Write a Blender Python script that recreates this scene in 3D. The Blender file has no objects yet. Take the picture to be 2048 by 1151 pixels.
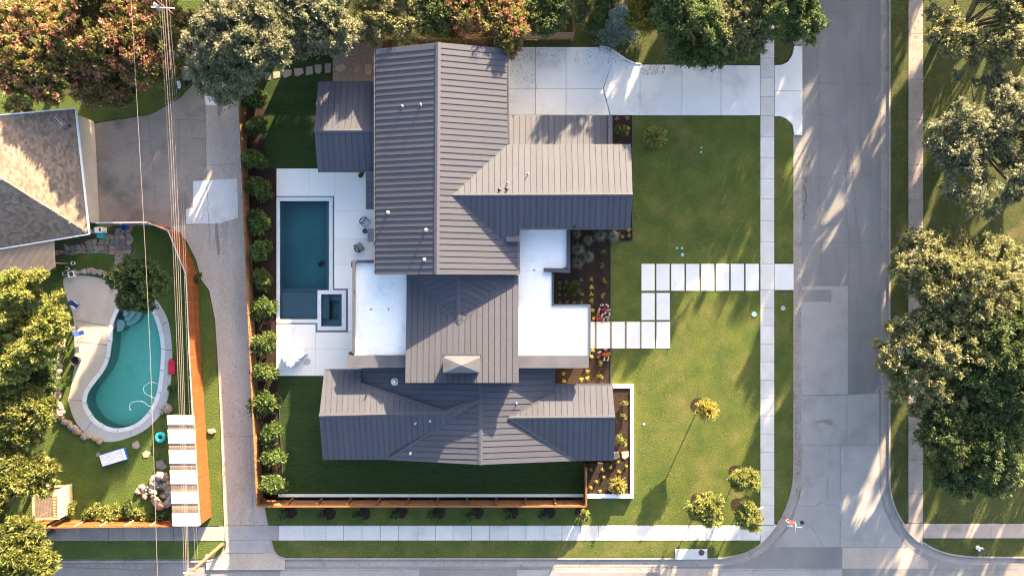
import bpy, bmesh, math, random
import numpy as np
from mathutils import Vector, Matrix

# ------------------------------------------------------------------ camera, light, exposure
S = 0.05            # metres per photo pixel on the ground
H = 68.0            # flying height
SC = bpy.context.scene
COL = SC.collection
cam_d = bpy.data.cameras.new('camera'); cam = bpy.data.objects.new('camera', cam_d); COL.objects.link(cam)
cam.location = (0, 0, H); cam.rotation_euler = (0, 0, 0)
cam_d.sensor_fit = 'HORIZONTAL'; cam_d.sensor_width = 36.0; cam_d.lens = 18.0 * H / (1024 * S)
cam_d.clip_start = 0.5; cam_d.clip_end = 2000
SC.camera = cam
EL = math.radians(12.5)
SUN = Vector((0.418 * math.cos(EL), 0.908 * math.cos(EL), math.sin(EL))).normalized()
world = bpy.data.worlds.new('World'); SC.world = world; world.use_nodes = True
wn = world.node_tree.nodes; wl = world.node_tree.links
sky = wn.new('ShaderNodeTexSky'); sky.sky_type = 'NISHITA'; sky.sun_disc = False
sky.sun_elevation = EL; sky.sun_rotation = math.atan2(SUN.x, SUN.y); sky.dust_density = 2.2; sky.ozone_density = 0.0; sky.air_density = 0.6
wl.new(sky.outputs['Color'], wn['Background'].inputs['Color']); wn['Background'].inputs['Strength'].default_value = 0.088
sun_d = bpy.data.lights.new('sun', 'SUN'); sun_d.energy = 5.0; sun_d.angle = math.radians(0.53); sun_d.color = (1.0, 0.765, 0.49)
sun = bpy.data.objects.new('sun', sun_d); COL.objects.link(sun)
sun.rotation_euler = (-SUN).to_track_quat('-Z', 'Y').to_euler(); sun.location = SUN * 200
SC.view_settings.view_transform = 'Standard'; SC.view_settings.look = 'None'
SC.view_settings.gamma = 1.0; SC.view_settings.exposure = 3.28; SC.view_settings.use_curve_mapping = False
SC.render.engine = 'CYCLES'
try:
    SC.cycles.max_bounces = 6; SC.cycles.transparent_max_bounces = 12; SC.cycles.caustics_reflective = False; SC.cycles.caustics_refractive = False
    SC.cycles.sample_clamp_indirect = 6.0; SC.cycles.use_denoising = True; SC.cycles.filter_width = 1.15
except Exception: pass
R = random.Random(7)

# ------------------------------------------------------------------ helpers
def P(px, py, z=0.0):
    k = S * (H - z) / H
    return Vector(((px - 1024) * k, (575.5 - py) * k, z))
def link(o, parent=None):
    COL.objects.link(o)
    if parent is not None: o.parent = parent
    return o
def tag(o, label=None, cat=None, group=None, kind=None):
    if label: o['label'] = label
    if cat: o['category'] = cat
    if group: o['group'] = group
    if kind: o['kind'] = kind
    return o
def empty(name, loc=(0, 0, 0), rz=0.0, label=None, cat=None, group=None, parent=None):
    o = bpy.data.objects.new(name, None); o.empty_display_size = 0.3
    o.location = loc; o.rotation_euler = (0, 0, rz); link(o, parent)
    return tag(o, label, cat, group)
class MB:
    """collects shapes, then links them as one mesh object"""
    def __init__(s): s.v = []; s.f = []; s.m = []
    def add(s, vs, fs, mi=0):
        b = len(s.v); s.v += [tuple(v) for v in vs]
        for f in fs: s.f.append(tuple(i + b for i in f)); s.m.append(mi)
        return s
    def box(s, c, d, rz=0.0, mi=0, M=None):
        x, y, z = d[0] / 2, d[1] / 2, d[2] / 2; ca, sa = math.cos(rz), math.sin(rz); vs = []
        for k in (-z, z):
            for (a, b) in ((-x, -y), (x, -y), (x, y), (-x, y)):
                v = Vector((a * ca - b * sa + c[0], a * sa + b * ca + c[1], k + c[2])); vs.append(M @ v if M else v)
        return s.add(vs, [(3, 2, 1, 0), (4, 5, 6, 7), (0, 1, 5, 4), (1, 2, 6, 5), (2, 3, 7, 6), (3, 0, 4, 7)], mi)
    def prism(s, poly, z0, z1, mi=0):
        n = len(poly); a = sum(poly[i][0] * poly[(i + 1) % n][1] - poly[(i + 1) % n][0] * poly[i][1] for i in range(n))
        if a < 0: poly = list(poly)[::-1]
        vs = [(p[0], p[1], z0) for p in poly] + [(p[0], p[1], z1) for p in poly]
        fs = [tuple(range(n, 2 * n)), tuple(range(n - 1, -1, -1))] + [(i, (i + 1) % n, (i + 1) % n + n, i + n) for i in range(n)]
        return s.add(vs, fs, mi)
    def sheet(s, poly, z, mi=0):
        n = len(poly); a = sum(poly[i][0] * poly[(i + 1) % n][1] - poly[(i + 1) % n][0] * poly[i][1] for i in range(n))
        if a < 0: poly = list(poly)[::-1]
        return s.add([(p[0], p[1], z) for p in poly], [tuple(range(n))], mi)
    def bar(s, a, b, w, h=None, mi=0, up=(0, 0, 1)):
        a, b = Vector(a), Vector(b); d = (b - a).normalized(); h = h or w; u = Vector(up)
        if abs(d.dot(u)) > .95: u = Vector((1, 0, 0))
        x = d.cross(u).normalized() * w / 2; y = x.cross(d).normalized() * h / 2
        vs = [a - x - y, a + x - y, a + x + y, a - x + y, b - x - y, b + x - y, b + x + y, b - x + y]
        return s.add(vs, [(0, 1, 2, 3), (7, 6, 5, 4), (4, 5, 1, 0), (5, 6, 2, 1), (6, 7, 3, 2), (7, 4, 0, 3)], mi)
    def tube(s, pts, rad, n=6, mi=0, cap=True):
        pts = [Vector(p) for p in pts]; rad = rad if hasattr(rad, '__len__') else [rad] * len(pts); vs = []; fs = []
        for i, p in enumerate(pts):
            d = (pts[min(i + 1, len(pts) - 1)] - pts[max(i - 1, 0)]).normalized(); u = Vector((0, 0, 1)) if abs(d.z) < .9 else Vector((1, 0, 0))
            x = d.cross(u).normalized(); y = x.cross(d)
            for k in range(n):
                a = 2 * math.pi * k / n; vs.append(p + (x * math.cos(a) + y * math.sin(a)) * rad[i])
        for i in range(len(pts) - 1):
            for k in range(n):
                k2 = (k + 1) % n; fs.append((i * n + k, i * n + k2, (i + 1) * n + k2, (i + 1) * n + k))
        if cap: fs += [tuple(range(n)), tuple(range(len(pts) * n - 1, (len(pts) - 1) * n - 1, -1))]
        return s.add(vs, fs, mi)
    def lathe(s, prof, c=(0, 0, 0), n=16, mi=0, sx=1.0, sy=1.0):
        vs = []; fs = []; m = len(prof)
        for k in range(n):
            a = 2 * math.pi * k / n
            for (r, z) in prof: vs.append((c[0] + r * math.cos(a) * sx, c[1] + r * math.sin(a) * sy, c[2] + z))
        for k in range(n):
            k2 = (k + 1) % n
            for i in range(m - 1): fs.append((k * m + i, k2 * m + i, k2 * m + i + 1, k * m + i + 1))
        return s.add(vs, fs, mi)
    def build(s, name, mats, parent=None, smooth=False, bevel=0.0, loc=None):
        me = bpy.data.meshes.new(name); me.from_pydata(s.v, [], s.f)
        mats = mats if isinstance(mats, (list, tuple)) else [mats]
        for m in mats: me.materials.append(m)
        if len(mats) > 1: me.polygons.foreach_set('material_index', s.m)
        if smooth: me.polygons.foreach_set('use_smooth', [True] * len(me.polygons))
        me.update(); o = bpy.data.objects.new(name, me); link(o, parent)
        if loc is not None: o.location = loc
        if bevel: b = o.modifiers.new('b', 'BEVEL'); b.width = bevel; b.segments = 2; b.limit_method = 'ANGLE'
        return o
def copy_tree(o, parent=None):
    c = o.copy(); COL.objects.link(c); c.parent = parent
    for ch in list(o.children): copy_tree(ch, c)
    return c
def smooth_line(pts, n=6, closed=False):
    out = []; m = len(pts)
    rng = range(m) if closed else range(m - 1)
    for i in rng:
        g = (lambda j: pts[j % m]) if closed else (lambda j: pts[max(0, min(m - 1, j))])
        p0, p1, p2, p3 = g(i - 1), g(i), g(i + 1), g(i + 2)
        for k in range(n):
            t = k / n; t2, t3 = t * t, t ** 3
            out.append(tuple(.5 * (2 * p1[d] + (p2[d] - p0[d]) * t + (2 * p0[d] - 5 * p1[d] + 4 * p2[d] - p3[d]) * t2 + (3 * p1[d] - p0[d] - 3 * p2[d] + p3[d]) * t3) for d in range(len(p1))))
    if not closed: out.append(tuple(pts[-1]))
    return out
def offset_line(pts, d, closed=False):
    """shift a 2D line sideways (positive = to the left of its direction)"""
    out = []; m = len(pts)
    for i in range(m):
        a = pts[(i - 1) % m] if closed else pts[max(i - 1, 0)]; b = pts[(i + 1) % m] if closed else pts[min(i + 1, m - 1)]
        t = Vector((b[0] - a[0], b[1] - a[1])).normalized(); out.append((pts[i][0] - t.y * d, pts[i][1] + t.x * d))
    return out
def W2(poly, z=0.0): return [tuple(P(x, y, z)[:2]) for x, y in poly]
def rect(x0, y0, x1, y1): return [(x0, y0), (x1, y0), (x1, y1), (x0, y1)]
ORD = ['first', 'second', 'third', 'fourth', 'fifth', 'sixth', 'seventh', 'eighth', 'ninth', 'tenth', 'eleventh', 'twelfth', 'thirteenth', 'fourteenth', 'fifteenth', 'sixteenth']

# ------------------------------------------------------------------ materials
def mat(name, c1, c2=None, scale=1.0, rough=0.8, bump=0.0, bscale=None, c3=None, s3=0.15, t3=(0.5, 0.7), metal=0.0, spec=0.4, stretch=None, detail=8.0, fine=None, transl=0.0, island=0.0, objv=0.0):
    m = bpy.data.materials.new(name); m.use_nodes = True; nt = m.node_tree; N = nt.nodes; L = nt.links
    b = N['Principled BSDF']; b.inputs['Roughness'].default_value = rough; b.inputs['Metallic'].default_value = metal
    b.inputs['Specular IOR Level'].default_value = spec
    pos = N.new('ShaderNodeNewGeometry').outputs['Position']
    if stretch:
        mp = N.new('ShaderNodeMapping'); mp.inputs['Scale'].default_value = stretch; L.new(pos, mp.inputs['Vector']); pos = mp.outputs['Vector']
    def noise(sc, det=detail, ro=.6):
        t = N.new('ShaderNodeTexNoise'); t.inputs['Scale'].default_value = sc; t.inputs['Detail'].default_value = det; t.inputs['Roughness'].default_value = ro; L.new(pos, t.inputs['Vector']); return t.outputs['Fac']
    def ramp(f, a, bb):
        r = N.new('ShaderNodeMapRange'); r.inputs['From Min'].default_value = a; r.inputs['From Max'].default_value = bb; L.new(f, r.inputs['Value']); return r.outputs['Result']
    def mix(f, a, bb, mode='MIX'):
        x = N.new('ShaderNodeMix'); x.data_type = 'RGBA'; x.blend_type = mode
        if isinstance(f, float): x.inputs[0].default_value = f
        else: L.new(f, x.inputs[0])
        for i, c in ((6, a), (7, bb)):
            if isinstance(c, tuple): x.inputs[i].default_value = (*c, 1)
            else: L.new(c, x.inputs[i])
        return x.outputs[2]
    col = c1
    if c2: col = mix(ramp(noise(scale), .3, .7), c1, c2)
    if c3: col = mix(ramp(noise(s3, 5.0), *t3), col, c3)
    if fine:
        f = ramp(noise(fine[0], 3.0, .7), .3, .7); x = N.new('ShaderNodeMapRange'); x.inputs['To Min'].default_value = 1 - fine[1]; x.inputs['To Max'].default_value = 1 + fine[1]; L.new(f, x.inputs['Value'])
        cc = N.new('ShaderNodeCombineColor'); [L.new(x.outputs['Result'], cc.inputs[i]) for i in range(3)]
        col = mix(1.0, col, cc.outputs[0], 'MULTIPLY')
    if island:
        g = N.new('ShaderNodeNewGeometry'); x = N.new('ShaderNodeMapRange'); x.inputs['To Min'].default_value = 1 - island; x.inputs['To Max'].default_value = 1 + island; L.new(g.outputs['Random Per Island'], x.inputs['Value'])
        cc = N.new('ShaderNodeCombineColor'); [L.new(x.outputs['Result'], cc.inputs[i]) for i in range(3)]
        col = mix(1.0, col, cc.outputs[0], 'MULTIPLY')
    if objv:
        g = N.new('ShaderNodeObjectInfo'); x = N.new('ShaderNodeMapRange'); x.inputs['To Min'].default_value = 1 - objv; x.inputs['To Max'].default_value = 1 + objv; L.new(g.outputs['Random'], x.inputs['Value'])
        cc = N.new('ShaderNodeCombineColor'); [L.new(x.outputs['Result'], cc.inputs[i]) for i in range(3)]
        col = mix(1.0, col, cc.outputs[0], 'MULTIPLY')
    if isinstance(col, tuple): b.inputs['Base Color'].default_value = (*col, 1)
    else: L.new(col, b.inputs['Base Color'])
    if bump:
        bp = N.new('ShaderNodeBump'); bp.inputs['Strength'].default_value = 1.0; bp.inputs['Distance'].default_value = bump
        L.new(noise(bscale or scale * 6, 4.0, .7), bp.inputs['Height']); L.new(bp.outputs['Normal'], b.inputs['Normal'])
    if transl:
        tr = N.new('ShaderNodeBsdfTranslucent'); ms = N.new('ShaderNodeMixShader'); ms.inputs[0].default_value = transl
        if isinstance(col, tuple): tr.inputs['Color'].default_value = (*col, 1)
        else: L.new(col, tr.inputs['Color'])
        L.new(b.outputs[0], ms.inputs[1]); L.new(tr.outputs[0], ms.inputs[2]); L.new(ms.outputs[0], N['Material Output'].inputs['Surface'])
    return m
def leaf(name, c1, c2, scale=.5, transl=.42, island=.22, rough=.55): return mat(name, c1, c2, scale, rough, transl=transl, island=island, spec=.3, detail=3.0, objv=.13)
M = {}
M['soil'] = mat('soil', (.10, .075, .05), (.06, .045, .03), .6, .95, .05)
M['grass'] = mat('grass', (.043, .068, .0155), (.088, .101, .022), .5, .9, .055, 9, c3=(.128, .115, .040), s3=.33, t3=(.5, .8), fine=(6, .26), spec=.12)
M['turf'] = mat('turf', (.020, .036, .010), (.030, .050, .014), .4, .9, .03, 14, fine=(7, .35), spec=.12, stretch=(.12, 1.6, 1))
M['yard_grass'] = mat('yard_grass', (.050, .080, .018), (.085, .115, .024), .5, .9, .10, 7, c3=(.13, .12, .05), s3=.3, t3=(.6, .85), fine=(8, .35), spec=.15)
M['verge'] = mat('verge', (.036, .052, .013), (.068, .074, .022), .7, .9, .10, 8, c3=(.15, .12, .06), s3=.25, t3=(.6, .8), fine=(9, .4), spec=.15)
M['mulch'] = mat('mulch', (.020, .014, .012), (.046, .029, .022), 5, .95, .08, 12, fine=(14, .6), spec=.1)
M['asphalt'] = mat('asphalt', (.185, .177, .172), (.235, .222, .212), .5, .9, .012, 30, c3=(.145, .14, .136), s3=.09, t3=(.45, .7), fine=(22, .18), stretch=(1, .35, 1), spec=.2)
M['old_concrete'] = mat('old_concrete', (.29, .24, .195), (.215, .178, .147), .35, .9, .01, 20, c3=(.11, .092, .078), s3=.22, t3=(.5, .72), fine=(12, .2), spec=.2)
M['alley_concrete'] = mat('alley_concrete', (.42, .355, .295), (.32, .268, .222), .35, .9, .01, 20, c3=(.20, .17, .147), s3=.22, t3=(.55, .78), fine=(16, .2), stretch=(1, .3, 1), spec=.2)
M['road_concrete'] = mat('road_concrete', (.315, .295, .277), (.265, .25, .237), .5, .9, .01, 20, c3=(.21, .20, .19), s3=.25, t3=(.52, .8), fine=(14, .15), spec=.2, objv=0.06)
M['gutter'] = mat('gutter', (.30, .27, .245), (.23, .205, .185), .6, .9, .01, 15, c3=(.12, .10, .085), s3=.35, t3=(.58, .75), fine=(10, .2), spec=.2)
M['new_concrete'] = mat('new_concrete', (.66, .645, .61), (.60, .585, .555), .5, .85, .006, 25, c3=(.43, .41, .39), s3=.25, t3=(.55, .8), fine=(12, .08), spec=.25, objv=0.06)
M['walk_concrete'] = mat('walk_concrete', (.56, .535, .50), (.48, .455, .42), .6, .85, .006, 25, c3=(.36, .33, .30), s3=.3, t3=(.58, .8), fine=(12, .1), spec=.25, objv=0.08)
M['old_walk'] = mat('old_walk', (.33, .28, .245), (.26, .22, .195), .8, .9, .01, 20, c3=(.18, .155, .14), s3=.4, t3=(.55, .8), fine=(12, .2), spec=.2, objv=0.1)
M['paver'] = mat('paver', (.66, .645, .61), (.60, .585, .555), .7, .8, .004, 25, fine=(10, .05), spec=.25, objv=0.05)
M['deck'] = mat('deck', (.76, .715, .645), (.71, .67, .605), .5, .8, .004, 25, fine=(10, .06), spec=.25, objv=0.04)
M['coping'] = mat('coping', (.62, .62, .62), (.55, .55, .55), 1.5, .6, .003, 20, spec=.3)
M['joint'] = mat('joint', (.10, .085, .075), (.06, .05, .045), 3, .95)
M['crack'] = mat('crack', (.10, .095, .09), (.15, .14, .135), 2, .95)
M['pebble'] = mat('pebble', (.05, .05, .055), (.20, .20, .20), 14, .7, .04, 14, fine=(20, .7))
M['gravel'] = mat('gravel', (.30, .235, .19), (.10, .085, .075), 7, .9, .08, 9, fine=(11, .6))
M['flag'] = mat('flag', (.33, .27, .20), (.25, .20, .16), 1.2, .85, .02, 6, fine=(9, .15), objv=0.15)
M['flag_grey'] = mat('flag_grey', (.22, .20, .19), (.16, .14, .14), 1.2, .85, .02, 6, fine=(9, .15), objv=0.18)
M['flag_red'] = mat('flag_red', (.40, .23, .14), (.28, .17, .12), 1.2, .85, .02, 6, fine=(9, .15))
M['rock'] = mat('rock', (.36, .29, .24), (.20, .17, .15), 2.5, .9, .05, 6, fine=(9, .3))
M['dark_rock'] = mat('dark_rock', (.05, .05, .055), (.13, .12, .12), 4, .8, .05, 6)
M['metal_roof'] = mat('metal_roof', (.063, .0655, .082), (.0555, .058, .073), .25, .68, spec=.2, fine=(3, .05), c3=(.064, .068, .082), s3=.5, t3=(.5, .8), objv=0.06)
M['seam'] = M['metal_roof']
M['metal_trim'] = mat('metal_trim', (.062, .066, .080), (.054, .058, .072), .6, .6, spec=.25)
M['bar_metal'] = mat('bar_metal', (.105, .105, .115), (.072, .072, .082), .7, .42, spec=.5)
M['tpo'] = mat('tpo', (.74, .73, .71), (.68, .675, .66), .5, .75, .004, 10, c3=(.54, .53, .51), s3=.45, t3=(.58, .85), spec=.2, fine=(2.5, .05))
M['house_wall'] = mat('house_wall', (.62, .60, .57), (.56, .54, .51), 1, .85, .01, 12)
M['dark_wall'] = mat('dark_wall', (.07, .072, .078), (.055, .056, .06), 1, .8)
M['galv'] = mat('galv', (.55, .53, .5), (.45, .43, .41), 3, .4, metal=.5)
M['cedar'] = mat('cedar', (.24, .115, .048), (.16, .075, .033), 2.5, .75, .01, 12, stretch=(6, 6, .5), island=.2, spec=.2, objv=0.16)
M['cedar_post'] = mat('cedar_post', (.13, .06, .028), (.09, .042, .02), 2.5, .75, spec=.2)
M['red_fence'] = mat('red_fence', (.21, .062, .018), (.15, .043, .013), 2.0, .65, .01, 10, island=.22, spec=.25, objv=0.14)
M['old_fence'] = mat('old_fence', (.26, .17, .10), (.17, .11, .07), 2.0, .85, .01, 10, island=.2, objv=0.2)
M['steel_post'] = mat('steel_post', (.55, .52, .48), None, rough=.45, metal=.4)
M['pale_wood'] = mat('pale_wood', (.48, .36, .22), (.36, .26, .16), 2, .8, island=.15)
M['pole_wood'] = mat('pole_wood', (.13, .065, .030), (.09, .047, .024), 2, .85, .01, 10)
M['shingle'] = mat('shingle', (.21, .17, .145), (.13, .105, .095), 3.0, .9, .03, 8, fine=(7, .3))
M['white'] = mat('white', (.78, .78, .76), (.72, .72, .70), 1, .6)
M['garage_white'] = mat('garage_white', (.74, .76, .78), (.68, .70, .72), .7, .55)
M['tan_trim'] = mat('tan_trim', (.42, .38, .33), (.34, .31, .27), 1, .7)
M['panel_tan'] = mat('panel_tan', (.50, .36, .25), (.40, .28, .20), .8, .7)
M['poly_white'] = mat('poly_white', (.75, .75, .73), (.66, .66, .64), 1.2, .45)
M['poly_clear'] = mat('poly_clear', (.19, .13, .095), (.14, .10, .075), 1.2, .6)
M['wire'] = mat('wire', (.24, .21, .185), None, rough=.5, metal=.3)
M['dark_metal'] = mat('dark_metal', (.045, .045, .05), None, rough=.5)
M['black'] = mat('black', (.02, .02, .022), None, rough=.6)
M['blue'] = mat('blue', (.02, .05, .22), (.015, .04, .16), 4, .7)
M['bright_blue'] = mat('bright_blue', (.02, .13, .55), None, rough=.5)
M['red'] = mat('red', (.55, .02, .035), (.45, .015, .03), 2, .35)
M['sign_red'] = mat('sign_red', (.55, .03, .02), None, rough=.45)
M['sign_green'] = mat('sign_green', (.10, .42, .30), None, rough=.4)
M['teal'] = mat('teal', (.02, .38, .36), (.03, .46, .44), 3, .35)
M['aqua_lid'] = mat('aqua_lid', (.20, .40, .36), None, rough=.6)
M['iron'] = mat('iron', (.09, .065, .06), (.06, .045, .04), 8, .7)
M['cushion'] = mat('cushion', (.22, .22, .225), (.18, .18, .185), 10, .9)
M['cover_white'] = mat('cover_white', (.60, .60, .61), (.55, .55, .56), 2, .75, .03, 4)
M['plaster_blue'] = mat('plaster_blue', (.135, .20, .22), (.11, .17, .19), .6, .7, c3=(.16, .23, .25), s3=.3)
M['plaster_teal'] = mat('plaster_teal', (.52, .88, .70), (.47, .83, .65), .5, .7, c3=(.34, .58, .54), s3=.35, t3=(.55, .85))
M['plaster_step'] = mat('plaster_step', (.55, .72, .66), None, rough=.7)
M['bark'] = mat('bark', (.17, .13, .10), (.10, .075, .06), 4, .95, .03, 9)
M['pale_bark'] = mat('pale_bark', (.36, .32, .28), (.24, .21, .18), 4, .9, .02, 9)
M['plank_grey'] = mat('plank_grey', (.22, .16, .12), (.15, .11, .085), 2, .85)
def water_mat(name, tint, dens, rough=.03):
    m = bpy.data.materials.new(name); m.use_nodes = True; nt = m.node_tree; N = nt.nodes; L = nt.links; N.remove(N['Principled BSDF'])
    tr = N.new('ShaderNodeBsdfTransparent'); gl = N.new('ShaderNodeBsdfGlossy'); gl.inputs['Roughness'].default_value = rough
    fr = N.new('ShaderNodeFresnel'); fr.inputs['IOR'].default_value = 1.33
    ns = N.new('ShaderNodeTexNoise'); ns.inputs['Scale'].default_value = 1.6; ns.inputs['Detail'].default_value = 3
    ps = N.new('ShaderNodeNewGeometry'); L.new(ps.outputs['Position'], ns.inputs['Vector'])
    bp = N.new('ShaderNodeBump'); bp.inputs['Distance'].default_value = .06; bp.inputs['Strength'].default_value = .8; L.new(ns.outputs['Fac'], bp.inputs['Height'])
    L.new(bp.outputs['Normal'], gl.inputs['Normal']); L.new(bp.outputs['Normal'], fr.inputs['Normal'])
    ms = N.new('ShaderNodeMixShader'); L.new(fr.outputs[0], ms.inputs[0]); L.new(tr.outputs[0], ms.inputs[1]); L.new(gl.outputs[0], ms.inputs[2])
    va = N.new('ShaderNodeVolumeAbsorption'); va.inputs['Color'].default_value = (*tint, 1); va.inputs['Density'].default_value = dens
    L.new(ms.outputs[0], N['Material Output'].inputs['Surface']); L.new(va.outputs[0], N['Material Output'].inputs['Volume']); return m
M['water_blue'] = water_mat('water_blue', (.14, .80, .81), .42)
M['water_teal'] = water_mat('water_teal', (.16, 1.0, .90), .30)
# ------------------------------------------------------------------ ground, road, pavements
Z0 = -0.30
def struct(name, mb, m, parent=None, **k):
    o = mb.build(name, m, parent, **k)
    if parent is None: o['kind'] = 'structure'
    return o
struct('ground', MB().sheet([(-420, -420), (420, -420), (420, 420), (-420, 420)], Z0 - .02), M['soil'])

cornerL = smooth_line([(1590, 930), (1588, 965), (1580, 1000), (1565, 1035), (1545, 1066), (1517, 1093), (1485, 1109), (1445, 1117)], 4)
cornerR = smooth_line([(1778, 930), (1779, 975), (1787, 1010), (1803, 1042), (1830, 1073), (1865, 1097), (1905, 1110), (1950, 1115)], 4)
alleyR = smooth_line([(541, 1080), (543, 1092), (549, 1106), (558, 1114), (570, 1118)], 4)
alleyL = smooth_line([(452, 1082), (451, 1094), (444, 1106), (431, 1116), (412, 1120)], 4)
street_poly = [(1590, -500)] + cornerL + alleyR[::-1][:1] + [(570, 1118), (412, 1120), (-600, 1122), (-600, 1900), (2700, 1900), (2700, 1120), (1950, 1115)] + cornerR[::-1] + [(1778, -500)]
street_poly = [(1590, -500)] + cornerL + [(570, 1118), (412, 1120), (-600, 1122), (-600, 1900), (2700, 1900), (2700, 1116)] + cornerR[::-1] + [(1778, -500)]
street = struct('street', MB().sheet(W2(street_poly), -.14), M['asphalt'])
def patch(poly, m, z=-.135, name='road_patch', par=None): return MB().sheet(W2(poly), z).build(name, m, par or street)
# concrete panels laid into the asphalt
patch([(1604, 572), (1697, 572), (1697, 788), (1604, 790)], M['road_concrete'])
patch([(1604, 579), (1664, 579), (1664, 603), (1604, 603)], M['asphalt'], -.131)
patch([(1604, 792), (1694.5, 790), (1694.5, 889), (1604, 889)], M['road_concrete'])
patch([(1695.5, 790), (1760, 786), (1760, 889), (1695.5, 889)], M['road_concrete'])
patch([(1606, 890), (1681, 890), (1681, 1094), (1548, 1094), (1583, 1050), (1601, 990), (1605, 940)], M['road_concrete'])
patch([(1682, 890), (1760, 890), (1761, 980), (1770, 1020), (1790, 1060), (1815, 1094), (1682, 1094)], M['road_concrete'])
patch([(1686, 1095), (1816, 1095), (1858, 1122), (1858, 1137), (1686, 1137)], M['alley_concrete'])
patch([(1440, 1137), (1685, 1137), (1685, 1400), (1440, 1400)], M['road_concrete'])
patch([(1320, 1137), (1438, 1137), (1438, 1165), (1320, 1165)], M['alley_concrete'])
patch([(1110, 1136), (1318, 1136), (1318, 1145), (1110, 1146)], M['alley_concrete'])
patch([(560, 1138), (838, 1138), (838, 1400), (560, 1400)], M['road_concrete'])
patch([(1033, 1140), (1100, 1138), (1095, 1160), (1036, 1160)], M['road_concrete'])
# gutters and kerbs: ribbons beside the road edge
def ribbon(line, d0, d1, z0, z1, m, name, par=None):
    a = offset_line(line, d0); b = offset_line(line, d1); mb = MB()
    for i in range(len(a) - 1):
        q = [a[i], a[i + 1], b[i + 1], b[i]]; q = W2(q)
        if z0 is None: mb.sheet(q, z1)
        else: mb.prism(q, z0, z1)
    o = mb.build(name, m, par)
    if par is None: o['kind'] = 'structure'
    return o
lineL = [(1590, -400), (1590, 88)], [(1590, 268)] + [(1590, y) for y in range(300, 930, 60)] + cornerL + [(x, 1118) for x in range(1400, 600, -60)] + [(570, 1118)] + alleyR[::-1][1:]
for ln in lineL: # kerb is on the lawn side
    ribbon(ln, -15, -.2, None, -.136, M['gutter'], 'gutter', street); ribbon(ln, 0, 3.2, Z0, .0, M['gutter'], 'kerb', street)
lineR = [(1778, y) for y in range(-400, 930, 70)] + cornerR + [(x, 1115.5) for x in range(2000, 2700, 60)]
ribbon(lineR, .2, 15, None, -.136, M['gutter'], 'gutter', street); ribbon(lineR, -3.2, 0, Z0, .0, M['gutter'], 'kerb', street)
lineA = alleyL + [(x, 1121) for x in range(390, -500, -60)]
ribbon(lineA, .2, 9, None, -.136, M['gutter'], 'gutter', street); ribbon(lineA, -3.0, 0, Z0, .0, M['gutter'], 'kerb', street)

def crack(pts, w=.05, z=-.127, par=None, m=None, seed=0, jig=1.2):
    rr = random.Random(seed); q = []
    for i in range(len(pts) - 1):
        n = max(2, int(math.dist(pts[i], pts[i + 1]) / 6))
        for k in range(n):
            t = k / n; q.append((pts[i][0] * (1 - t) + pts[i + 1][0] * t + rr.uniform(-jig, jig), pts[i][1] * (1 - t) + pts[i + 1][1] * t + rr.uniform(-jig, jig)))
    q.append(pts[-1]); mb = MB()
    for i in range(len(q) - 1):
        a, b = P(*q[i]), P(*q[i + 1]); d = (b - a).normalized(); n = Vector((-d.y, d.x, 0)) * w * .5 * rr.uniform(.5, 1.3)
        mb.add([(a + n)[:2] + (z,), (a - n)[:2] + (z,), (b - n)[:2] + (z,), (b + n)[:2] + (z,)], [(0, 1, 2, 3)])
    return mb.build('crack', m or M['crack'], par or street)
CR = [[(1697, 572), (1700, 480), (1692, 400), (1697, 300), (1690, 150), (1697, 0)], [(1604, 355), (1640, 356), (1700, 345), (1762, 350)], [(1605, 162), (1680, 166), (1762, 168)],
      [(1640, 0), (1636, 120), (1642, 240), (1638, 360), (1645, 480), (1640, 560)], [(1604, 447), (1650, 450), (1690, 446)], [(1605, 485), (1710, 485), (1755, 482)],
      [(1705, 300), (1712, 420), (1724, 520), (1715, 620), (1722, 700), (1714, 780)], [(1740, 0), (1735, 110), (1742, 260)], [(1697, 625), (1760, 627)], [(1700, 670), (1750, 672)],
      [(1660, 890), (1662, 930), (1655, 970), (1656, 1000)], [(1682, 890), (1683, 960), (1686, 1010), (1682, 1060), (1681, 1094)], [(1601, 1012), (1630, 1012), (1645, 1004), (1680, 1014)],
      [(1600, 1040), (1625, 1055), (1640, 1080), (1650, 1094)], [(1440, 1141), (1500, 1141), (1560, 1141), (1685, 1138)], [(1505, 1151), (1530, 1095), (1550, 1055)], [(1605, 225), (1670, 232), (1690, 260), (1688, 300)],
      [(560, 1140), (700, 1141), (838, 1139), (1000, 1139), (1110, 1138), (1320, 1138)], [(110, 1134), (180, 1136), (280, 1140), (330, 1138)], [(1858, 1139), (1920, 1141), (2040, 1138)], [(1770, 640), (1765, 700), (1770, 770)],
      [(1627, 300), (1620, 330), (1626, 400)], [(1660, 600), (1668, 580)], [(1740, 430), (1748, 440), (1744, 450)], [(1604, 20), (1700, 22)], [(1725, 0), (1722, 90), (1727, 160), (1720, 260), (1728, 345)]]
for i, c in enumerate(CR): crack(c, .034, seed=i)
for i, (x, y) in enumerate(((1610, 362), (1612, 390), (1609, 425))): crack([(x, y - 14), (x + 2, y), (x - 1, y + 16)], .16, seed=40 + i)

# lawns: turf blocks whose tops lie level with the pavements
def slab(name, poly, m, z1=0.0, z0=Z0, par=None): return MB().prism(W2(poly), z0, z1).build(name, m, par)
def lawn(poly, m, z1=-.012, name='lawn'):
    o = slab(name, poly, M[m], z1); o['kind'] = 'structure'; return o
cl3 = offset_line(cornerL, 3.2)
inset = 3.2
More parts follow.
